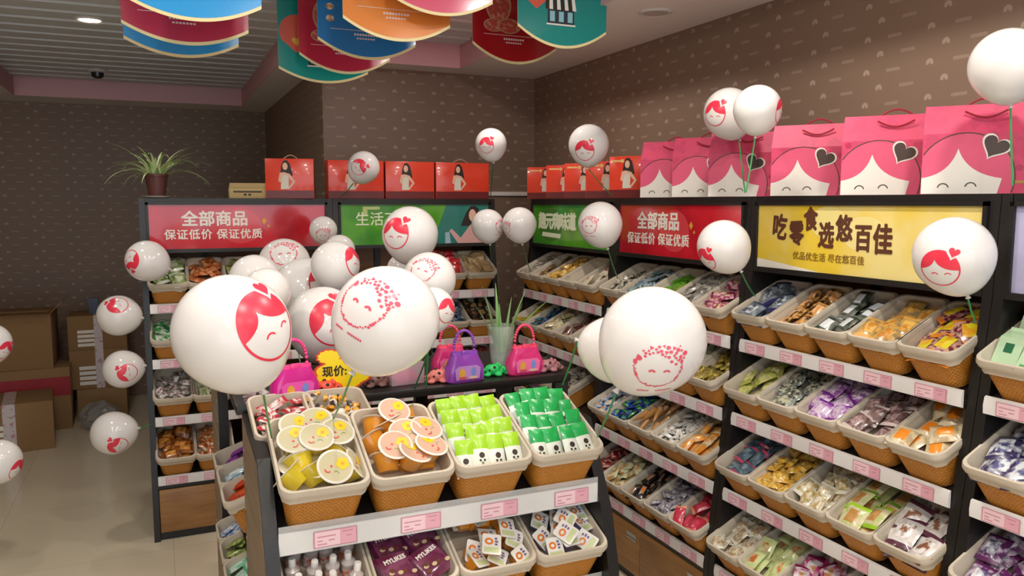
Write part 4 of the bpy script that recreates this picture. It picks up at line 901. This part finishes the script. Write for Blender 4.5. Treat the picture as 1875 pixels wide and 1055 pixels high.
BL = [
 (425, 608, 106, 105, 1.70, 'largest balloon, front left, with red girl face print', 'face', 492, 597, .62, -36, (478, 712), (498, 802), 2.02),
 (707, 585, 95, 101, 1.78, 'large balloon with pink flower-face print tilted at front centre', 'floral', 668, 551, .50, 35, (640, 690), (606, 776), 2.2),
 (592, 592, 66, 68, 2.72, 'balloon wedged between the two largest front balloons', 'face', 612, 590, .66, -28, (590, 662), (592, 735), 'shelf'),
 (560, 534, 64, 60, 3.06, 'balloon above and behind the largest one, red hair at right', 'face', 600, 522, .62, 20, (560, 596), (562, 680), 'shelf'),
 (466, 512, 45, 46, 2.72, 'balloon peeping over the top of the largest balloon', None, 0, 0, 0, 0, (468, 560), (470, 640), 'shelf'),
 (488, 534, 42, 44, 2.45, 'small balloon just above the largest balloon', None, 0, 0, 0, 0, (488, 580), (489, 640), 'shelf'),
 (521, 484, 47, 47, 3.25, 'balloon with pale flower face left of the cluster top', 'floral', 520, 462, .52, -4, (523, 532), (524, 620), 'shelf'),
 (614, 486, 43, 46, 2.88, 'balloon with red hair edge at right in the cluster', 'face', 652, 478, .62, 10, (612, 534), (612, 620), 'shelf'),
 (592, 421, 25, 25, 3.85, 'smallest balloon before the red sign', 'floral', 591, 430, .5, 0, (592, 447), (598, 462), ('y', 4.243)),
 (622, 458, 28, 28, 3.45, 'small plain balloon half hidden in the cluster', None, 0, 0, 0, 0, (622, 487), (622, 530), 'shelf'),
 (751, 429, 52, 50, 2.85, 'balloon with red girl face before the green photo sign', 'face', 722, 427, .56, 4, (752, 480), (754, 560), 'shelf'),
 (786, 511, 49, 49, 2.55, 'balloon behind the tilted front one, flower print at left', 'floral', 774, 492, .48, 20, (788, 560), (790, 640), 'shelf'),
 (736, 492, 27, 27, 3.10, 'small balloon top between two cluster balloons', None, 0, 0, 0, 0, (736, 520), (737, 560), 'shelf'),
 (793, 566, 39, 41, 2.40, 'balloon with red edge print beside the rose handbag', 'face', 822, 570, .58, 16, (795, 608), (800, 650), 'shelf'),
 (666, 306, 29, 29, 3.95, 'small balloon with sideways red face before the red boxes', 'face', 656, 306, .52, 50, (650, 331), (622, 362), ('y', 4.25)),
 (899, 264, 28, 30, 4.0, 'small balloon with red face over the red boxes', 'face', 890, 266, .50, 3, (903, 294), (898, 362), ('y', 4.25)),
 (1078, 265, 36, 38, 3.62, 'balloon with red face above the corner boxes', 'face', 1070, 276, .50, 2, (1076, 304), (1122, 360), ('x', 1.975)),
 (893, 413, 28, 32, 3.95, 'pale balloon on the left of the corner pair', 'floral', 917, 414, .42, 0, (897, 446), (900, 476), ('y', 4.215)),
 (951, 411, 30, 33, 3.86, 'pale balloon on the right of the corner pair', 'floral', 926, 417, .36, 0, (956, 445), (972, 500), ('x', 1.93)),
 (1099, 410, 38, 43, 3.20, 'balloon with flower face before the corner green sign', 'floral', 1078, 412, .40, 2, (1112, 452), (1131, 510), ('x', 1.91)),
 (1325, 451, 48, 48, 2.62, 'balloon with red face low left before the red sign', 'face', 1293, 477, .46, 8, (1355, 493), (1382, 542), ('x', 1.925)),
 (1746, 467, 72, 67, 1.98, 'balloon with red girl face over the yellow sign', 'face', 1724, 494, .50, 4, (1770, 532), (1786, 590), ('x', 1.905)),
 (1334, 207, 45, 46, 2.88, 'balloon with red face above the pink bags, left of a pair', 'face', 1308, 207, .50, 4, (1352, 250), (1364, 352), 2.62),
 (1387, 200, 42, 45, 2.55, 'plain balloon touching its pair above the pink bags', 'face', 1431, 205, .5, 30, (1384, 246), (1366, 352), 2.55),
 (1845, 119, 64, 66, 1.92, 'plain balloon cut by the right frame edge', None, 0, 0, 0, 0, (1852, 186), (1854, 340), 1.92),
 (1195, 622, 97, 98, 1.95, 'large balloon with pink flower-face print before the red sign rack', 'floral', 1206, 672, .44, 0, (1128, 718), (1094, 800), 2.25),
 (1127, 640, 59, 66, 2.22, 'balloon tucked behind the large right balloon', None, 0, 0, 0, 0, (1094, 632), (1030, 705), 2.45),
 (269, 478, 39, 36, 3.62, 'balloon before the red sign at the left rack edge', 'face', 241, 475, .50, 130, (302, 490), (312, 500), ('y', 4.235)),
 (217, 578, 41, 33, 3.78, 'oval balloon with red mark on top', 'face', 216, 557, .48, -105, (257, 582), (266, 584), ('y', 4.2)),
 (225, 676, 38, 31, 3.78, 'balloon with sideways red face beside the second shelf strip', 'face', 232, 684, .48, -92, (262, 670), (270, 669), ('y', 4.17)),
 (208, 793, 42, 36, 3.76, 'lowest balloon on the left rack edge', 'face', 214, 818, .44, -70, (256, 784), (276, 776), ('y', 4.14)),
 (-20, 630, 38, 37, 3.4, 'balloon cut by the left frame edge beside the cartons', 'face', 6, 645, .45, 20, (-30, 668), (-34, 800), 3.4),
 (-4, 846, 43, 38, 3.1, 'low balloon cut by the left frame edge above the floor', 'face', 26, 866, .45, 10, (-40, 860), (-90, 900), 3.1)]
for q in BL: balloon(*q)
# ------------------------------------------------------------------ hanging cards
M_CREAM = mat('card_trim', '#ead9a0', .4); M_STRING = mat('string', '#c9c4bc', .6)
def hang_card(bl, br, low, colr, label, deco=None):
    wpx = br[0] - bl[0]; d = .40 * F / wpx
    pL, pR = at_depth(*bl, d), at_depth(*br, d); pC = at_depth((bl[0] + br[0]) / 2, low, d)
    w_ = .40; zc = (pL.z + pR.z) / 2; sag = max(.02, zc - pC.z); top = ZS - .03
    H2 = top - zc
    M = T((pL.x + pR.x) / 2, (pL.y + pR.y) / 2, zc)
    t_ = thing('hanging_card', M, label, 'hanging sign', 'curved promotional cards hanging from the ceiling')
    def out(k): return [(-w_ / 2 + k, H2), (-w_ / 2 + k, 0)] + [(x, -sag * (1 - (2 * x / (w_ - 2 * k)) ** 2) + k * .9) for x in [(-w_ / 2 + k) + (w_ - 2 * k) * i / 20 for i in range(1, 20)]] + [(w_ / 2 - k, 0), (w_ / 2 - k, H2)]
    plate([out(0)], 0, .003, 'trim', M_CREAM, t_)
    inn = [(-w_ / 2, H2), (-w_ / 2, .011)] + [(x, -sag * (1 - (2 * x / w_) ** 2) + .011) for x in [-w_ / 2 + w_ * i / 20 for i in range(1, 20)]] + [(w_ / 2, .011), (w_ / 2, H2)]
    plate([inn], -.0008, .0046, 'printed_face', mat('card_' + colr, colr, .18, coat=.4), t_)
    pr = MB(); pr.box(-.15, -.0012, .045, .14, -.0009, .047)
    for i in range(9): pr.box(-.055 + i * .011, -.0012, .026, -.047 + i * .011, -.0009, .034)
    for i in range(7): pr.box(-.045 + i * .011, -.0012, .012, -.037 + i * .011, -.0009, .018)
    if deco not in ('plain', 'shop'): pr.build('caption', mat('cap_pale', '#dcc8c4', .5), t_)
    for x in (-.15, .15): MB().tube([(x, .0015, H2), (x, .0015, H2 + .025)], .001, 5).build('string', M_STRING, t_)
    if deco == 'slices':
        for cx, cy, rx, ry, nm in ((-.08, .17, .06, .075, 0), (-.10, .085, .05, .028, 1), (-.03, .085, .055, .032, 2)):
            plate([circ(cx, cy, rx, ry, 26)], -.0013 - nm * .0004, .0004, 'fruit_rind', mat('rind', '#b7906e', .5), t_); plate([circ(cx, cy, rx * .88, ry * .88, 26)], -.0016 - nm * .0004, .0003, 'fruit_flesh', mat('flesh', '#b8463c', .5, var=('#d98a6a', 60, .5, .65)), t_)
    if deco == 'shop':
        platez(-.038, [[(-.12, .11)] + [(-.12 + .075 * math.cos(R(a_)), .2 + .075 * math.sin(R(a_))) for a_ in range(-30, 211, 20)][::-1]], -.0013, .0004, 'map_pin', mat('pin_red', '#d85a44', .4), t_)
        platez(-.038, [heart(-.12, .16, .022)], -.0018, .0004, 'pin_heart', mat('pin_yel', '#e0b03c', .4), t_)
        platez(-.038, [[(-.07, .06), (.05, .06), (.05, .12), (-.07, .12)]], -.0013, .0004, 'shop_wall', mat('shop_dark', '#23323c', .4), t_)
        for i in range(8): platez(-.038, [[(-.08 + i * .0175, .115), (-.0635 + i * .0175, .115), (-.0655 + i * .0165, .165), (-.078 + i * .0165, .165)]], -.0018, .0004, 'awning_stripe', M_WHITEP if i % 2 else M_HAIR, t_)
        for x in (-.06, -.02, .02): platez(-.038, [[(x, .068), (x + .022, .068), (x + .022, .108), (x, .108)]], -.0018, .0004, 'shop_window', mat('shop_pane', '#8fc4d0', .3), t_)
        platez(-.038, [[(-.075, .054), (.055, .054), (.055, .060), (-.075, .060)]], -.0019, .0004, 'shop_step', M_WHITEP, t_)
    if deco == 'heart':
        plate([heart(-.05, .12, .016)], -.0013, .0004, 'small_heart', M_WHITEP, t_); plate([circ(-.10, .13, .03, .02, 16)], -.0013, .0004, 'teal_leaf', mat('card_leaf', '#3a9a90', .4), t_)
    if deco == 'snacks':
        for cx, cy in ((-.15, .13), (-.15, .18), (-.15, .085), (-.05, .10)): plate([circ(cx, cy, .016, .013, 14)], -.0013, .0004, 'snack_picture', mat('snackpic', '#a8743c', .5, var=('#cfc4b0', 70, .45, .6)), t_)
hang_card((238, -4), (474, 14), 38, '#2a9be0', 'blue hanging card frontmost of the left row', 'plain')
hang_card((234, 47), (450, 56), 82, '#b8324a', 'crimson hanging card in the middle of the left row')
hang_card((237, 74), (432, 82), 105, '#2a9be0', 'blue hanging card rearmost of the left row', 'plain')
hang_card((513, 128), (675, 133), 152, '#12918a', 'teal hanging card rearmost of the middle row', 'shop')
hang_card((550, 101), (716, 110), 135, '#b8283c', 'red hanging card with fruit slices in the middle row', 'slices')
hang_card((583, 70), (764, 88), 109, '#1676b8', 'blue hanging card with snack pictures in the middle row', 'snacks')
hang_card((628, 34), (830, 50), 75, '#e0853a', 'orange hanging card in the middle row', 'heart')
hang_card((704, -8), (910, 2), 28, '#d85a78', 'pink hanging card frontmost of the middle row', 'plain')
hang_card((860, 84), (1027, 88), 117, '#a8161e', 'dark red hanging card with fruit slices in the right row', 'slices')
hang_card((940, 48), (1122, 62), 88, '#0e8a86', 'teal hanging card with little shop picture in the right row', 'shop')
# ------------------------------------------------------------------ gift bags and boxes on top of the racks
ZTOP = TOPZ + .0005
M_BAGP = mat('bag_pink', '#d6446a', .5, var=('#c93f66', 22, .5, .56)); M_BAGH = mat('bag_hair', '#e0577a', .5)
M_BAGD = mat('bag_dark', '#4a3a34', .4); M_CORD = mat('bag_cord', '#9c1c30', .6); M_DOT = mat('bag_dot', '#b8325a', .3); M_GOLD = mat('bag_gold', '#b8864a', .4)
def gift_bag(px, label, W=.30, Hh=.245, D=.10, ang=-52, py=352, X=1.97):
    p = on_x(px, py, X); t_ = thing('gift_bag', T(p.x, p.y, ZTOP) @ RZ(R(ang)), label, 'gift bag', 'pink girl-face gift bags on the right racks')
    b = MB(); k = Hh * .68
    b.loft([[(0, 0, 0), (W, 0, 0), (W, D, 0), (0, D, 0)], [(0, 0, k), (W, 0, k), (W, D, k), (0, D, k)], [(.003, D * .30, Hh), (W - .003, D * .30, Hh), (W - .003, D * .62, Hh), (.003, D * .62, Hh)]], 0, True, True)
    b.build('paper_body', M_BAGP, t_, None, 20)
    cx, r = .105, .118
    def pl(name, polys, m, dy, holes=()):
        v, f = fill2d(polys, holes); MB().tris([(q[0], -dy, q[1]) for q in v], f).build(name, m, t_)
    hair = [q for q in circ(cx, .045, r, r * 1.02, 60) if q[1] >= .0 and q[0] >= .001]
    hair = [(.001, .0005), (max(q[0] for q in hair), .0005)] + [(max(.001, cx + r * math.cos(R(a_))), .045 + r * 1.02 * math.sin(R(a_))) for a_ in range(-20, 181, 6)]
    pl('hair_print', [hair], M_BAGH, .0005)
    pl('hair_band', [[(cx + (r + .003) * math.cos(R(a_)), .045 + (r * 1.02 + .003) * math.sin(R(a_))) for a_ in range(-20, 150, 6)] + [(cx + r * math.cos(R(a_)), .045 + r * 1.02 * math.sin(R(a_))) for a_ in range(148, -21, -6)]], M_BAGD, .0008)
    pk = (.088, .125)
    pl('face_print', [[(.001, .0008)] + bez((.001, .045), (.07, .055), pk, 10) + bez(pk, (.11, .055), (.195, .042), 10)[1:] + [(.185, .0008)]], M_WHITEP, .0010)
    pl('eyes', [arcband(.055, .016, .015, .0032, R(10), R(170)), arcband(.122, .018, .015, .0032, R(10), R(170))], M_BAGD, .0014)
    pl('heart_rim', [heart(.175, .128, .040, R(-28))], M_WHITEP, .0012); pl('heart_tag', [heart(.175, .128, .034, R(-28))], M_BAGD, .0016)
    dots = []; rd = random.Random(int(px))
    for q in range(26):
        x, z = rd.uniform(.01, W - .012), rd.uniform(.02, k - .012)
        if (x - cx) ** 2 + (z - .045) ** 2 > (r + .012) ** 2 and (x - .175) ** 2 + (z - .128) ** 2 > .05 ** 2 and all((x - a_) ** 2 + (z - b_) ** 2 > .0006 for a_, b_ in dots): dots.append((x, z))
    if dots: pl('dot_print', [circ(x, z, .0095, .009, 12) for x, z in dots], M_DOT, .0004)
    pl('gold_ribbon', [[(.225, .028), (W - .004, .028), (W - .004, .036), (.225, .036)]], M_GOLD, .0009)
    n_ = 10; MB().tube([(W * .33 + W * .34 * i / n_, D * .12 - .004, k + Hh * .20 - .018 * math.sin(math.pi * i / n_) + .01) for i in range(n_ + 1)], .0028, 6).build('cord_handle', M_CORD, t_)
    MB().tube([(W * .33 + W * .34 * i / n_, D * .46, Hh - .004 + .022 * math.sin(math.pi * i / n_)) for i in range(n_ + 1)], .0028, 6).build('cord_handle', M_CORD, t_)
for x, lb in ((1172, 'pink gift bag with girl face, farthest from the frame edge'), (1230, 'pink gift bag with girl face, second from the red boxes'), (1296, 'pink gift bag with girl face below the balloon pair'), (1410, 'pink gift bag with girl face over the yellow sign start'), (1538, 'pink gift bag with girl face, second from the frame edge'), (1685, 'pink gift bag with girl face nearest the frame edge')): gift_bag(x, lb)
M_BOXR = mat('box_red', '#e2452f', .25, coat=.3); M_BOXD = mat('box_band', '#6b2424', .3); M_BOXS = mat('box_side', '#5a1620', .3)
def gift_box(M, W, Hh, D, label, handle=True, logo=False):
    t_ = thing('gift_box', M, label, 'gift box', 'red gift boxes with a picture of a woman')
    MB().cbox(0, 0, 0, W, D, Hh, .0025).build('carton_body', [M_BOXR], t_)
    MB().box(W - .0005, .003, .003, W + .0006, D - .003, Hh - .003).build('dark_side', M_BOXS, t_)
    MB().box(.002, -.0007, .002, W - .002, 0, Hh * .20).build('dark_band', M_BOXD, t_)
    def pl(name, polys, m, dy):
        v, f = fill2d([[(W * .40 + x * Hh, Hh * .22 + z * Hh) for x, z in p] for p in polys]); MB().tris([(q[0], -dy, q[1]) for q in v], f).build(name, m, t_)
    pl('woman_hair', [[(-.10, .42), (-.08, .60), (-.02, .73), (.06, .74), (.13, .66), (.17, .50), (.20, .36), (.13, .33), (.02, .40)]], M_HAIR, .0008)
    pl('woman_face', [circ(.015, .585, .062, .092, 16)], M_SKIN, .0011)
    pl('woman_arms', [[(-.16, .22), (-.12, .42), (-.02, .44), (.12, .40), (.26, .20), (.12, .03), (.10, .08), (.19, .20), (.10, .30), (-.08, .34)], [(-.16, .22), (-.08, .16), (-.02, .40), (-.09, .40)]], M_SKIN, .0010)
    pl('woman_dress', [[(-.10, .12), (-.06, .30), (-.03, .36), (.08, .35), (.10, .26), (.09, .10), (.12, .02), (-.10, .01)]], mat('print_dress', '#d9d4c4', .5), .0013)
    if logo: MB().box(W * .06, -.0012, Hh * .86, W * .26, -.0004, Hh * .91).lathe([(.009, 0), (.009, .001)], 14, 0, T(W * .30, -.0004, Hh * .885) @ RX(R(90))).build('gold_logo', mat('logo_gold', '#e8b878', .3), t_)
    if handle: n_ = 12; MB().tube([(W * .35 + W * .32 * i / n_, D * .5, Hh - .002 + .022 * math.sin(math.pi * i / n_)) for i in range(n_ + 1)], .0022, 6).build('handle', mat('box_handle', '#c9a88c', .5), t_)
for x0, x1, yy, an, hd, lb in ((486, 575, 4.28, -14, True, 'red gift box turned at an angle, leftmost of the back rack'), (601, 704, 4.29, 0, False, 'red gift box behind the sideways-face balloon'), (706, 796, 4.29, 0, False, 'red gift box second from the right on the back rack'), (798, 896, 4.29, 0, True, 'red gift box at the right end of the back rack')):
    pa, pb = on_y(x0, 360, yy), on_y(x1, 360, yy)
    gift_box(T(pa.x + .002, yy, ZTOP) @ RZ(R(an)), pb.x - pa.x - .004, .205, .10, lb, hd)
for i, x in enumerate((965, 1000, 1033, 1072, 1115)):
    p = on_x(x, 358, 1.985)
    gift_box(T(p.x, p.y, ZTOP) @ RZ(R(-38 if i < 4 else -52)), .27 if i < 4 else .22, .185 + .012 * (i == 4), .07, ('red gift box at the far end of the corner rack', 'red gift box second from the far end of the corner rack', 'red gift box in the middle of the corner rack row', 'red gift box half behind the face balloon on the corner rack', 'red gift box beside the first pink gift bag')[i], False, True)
# cardboard on the back rack
p = on_y(420, 362, 4.30); cb = thing('flat_carton', T(p.x, 4.30, ZTOP) @ RZ(R(-3)), 'flat open tan carton beside the red boxes', 'cardboard box')
MB().cbox(0, 0, 0, .185, .16, .055, .002).build('carton_body', M_CARDL, cb); MB().hexa([(.0, -.002, .055), (.185, -.002, .055), (.185, .02, .055), (0, .02, .055), (.004, -.006, .078), (.185, -.006, .078), (.185, -.004, .078), (.004, -.004, .078)]).build('flap', M_CARDL, cb)
MB().box(.02, -.001, .030, .16, 0, .038).box(.07, -.001, .014, .084, 0, .024).box(.092, -.001, .014, .106, 0, .024).build('print', M_INK, cb)
# spider plant
p = on_y(288, 361, 4.30); pot = thing('spider_plant', T(p.x, 4.32, ZTOP), 'potted spider plant arching over the left rack', 'potted plant')
MB().lathe([(.038, .008), (.052, .105), (.056, .106), (.056, .118), (.050, .118), (.046, .10)], 30).build('pot', mat('pot_brown', '#5a302c', .5), pot)
MB().lathe([(.050, 0), (.062, .004), (.064, .012), (.058, .012), (.045, .007)], 30).build('saucer', mat('saucer', '#8a827c', .5), pot)
MB().lathe([(.046, .10), (.001, .106)], 24, cap0=False).build('soil', mat('soil', '#2c2018', .9), pot)
M_SPI = mat('spider_leaf', '#9cb870', .45, var=('#d4dfae', 9, .45, .62)); r5 = random.Random(2)
for i in range(44):
    az = R(i * 137.5); le = r5.uniform(.1, .9); L = r5.uniform(.16, .30)
    leaf(pot, Vector((.022 * math.cos(az), .022 * math.sin(az), .10)), az, L, le, r5.uniform(1.0, 1.9), .0085, M_SPI, .18, 10)
# ------------------------------------------------------------------ cartons in the dark corner
def carton_box(x, y, z, W, D, Hh, rz, label, tape=True, open_=False, m=M_CARD, red=False):
    t_ = thing('storage_carton', T(x, y, z) @ RZ(R(rz)), label, 'cardboard box', 'brown cartons stored in the dark corner')
    MB().cbox(0, 0, 0, W, D, Hh, .003).build('carton_body', m, t_)
    if tape:
        MB().box(W * .44, -.001, 0, W * .58, 0, Hh).box(W * .44, 0, Hh, W * .58, D, Hh + .001).build('tape', M_TAPE, t_)
        b = MB()
        for k in range(4): b.box(W * .16, -.0016, Hh * (.10 + .13 * k), W * .44, -.0008, Hh * (.19 + .13 * k))
        b.build('paper_label', M_WHITEP, t_)
    if red: MB().box(0, -.0012, Hh * .55, W, 0, Hh * .85).build('red_band', mat('carton_red', '#a02430', .6), t_)
    if open_:
        f = MB(); f.hexa([(0, 0, Hh), (W, 0, Hh), (W, .006, Hh), (0, .006, Hh), (0, -.10, Hh + .03), (W, -.10, Hh + .03), (W, -.094, Hh + .034), (0, -.094, Hh + .034)])
        f.hexa([(W, 0, Hh), (W, D, Hh), (W - .006, D, Hh), (W - .006, 0, Hh), (W + .08, 0, Hh + .08), (W + .08, D, Hh + .08), (W + .074, D, Hh + .084), (W + .074, 0, Hh + .084)]); f.build('flaps', m, t_)
carton_box(-1.22, 5.98, 0, .52, .42, .33, 6, 'taped carton at the front of the dark corner', open_=False)
carton_box(-1.30, 6.50, 0, .66, .42, .46, 2, 'carton with red band behind the taped one', False, red=True)
carton_box(-1.40, 6.52, .461, .66, .42, .40, 0, 'large open carton on top of the red banded one', False, True)
carton_box(-2.0, 6.30, 0, .60, .5, .50, 4, 'tall carton at the far left of the dark corner', False)
carton_box(-.62, 6.72, 0, .34, .36, .24, 0, 'low carton under the taped stack by the wall', False, m=M_CARD)
MBX = carton_box
carton_box(-.66, 6.74, .241, .40, .36, .30, 0, 'lower taped carton of the narrow stack', True)
carton_box(-.66, 6.74, .542, .40, .36, .26, 0, 'upper taped carton of the narrow stack', True)
carton_box(-.52, 6.86, .803, .07, .06, .12, 0, 'small blue and white carton on the narrow stack', False, m=mat('carton_blue', '#5a6478', .6))
cl = thing('plastic_bag', T(-.45, 6.62, 0), 'crumpled clear plastic bag on the floor before the narrow stack', 'plastic bag')
bmx = bmesh.new(); bmesh.ops.create_icosphere(bmx, subdivisions=3, radius=.14); rq = random.Random(5)
for v_ in bmx.verts: v_.co *= rq.uniform(.82, 1.08); v_.co.z = max(0, v_.co.z * .75 + .09)
MB().frombm(bmx).build('crumpled_film', mat('bag_film', '#a8a8a4', .15, alpha=.55, coat=.5), cl, T(0, -.16, 0), 20)

# ------------------------------------------------------------------ packets lying underneath the visible ones
um = MB(); umats = []
for me, M in UNDER:
    ids = []
    for m_ in me.materials:
        if m_ not in umats: umats.append(m_)
        ids.append(umats.index(m_))
    o = len(um.v); um.v += [tuple(M @ v_.co) for v_ in me.vertices]
    for pg in me.polygons: um.f.append([o + i for i in pg.vertices]); um.m.append(ids[pg.material_index])
tag(um.build('packet_underlayer', umats, None, None, 50), 'mixed snack packets lying underneath in the wall rack baskets', 'snack packets', None, 'stuff')
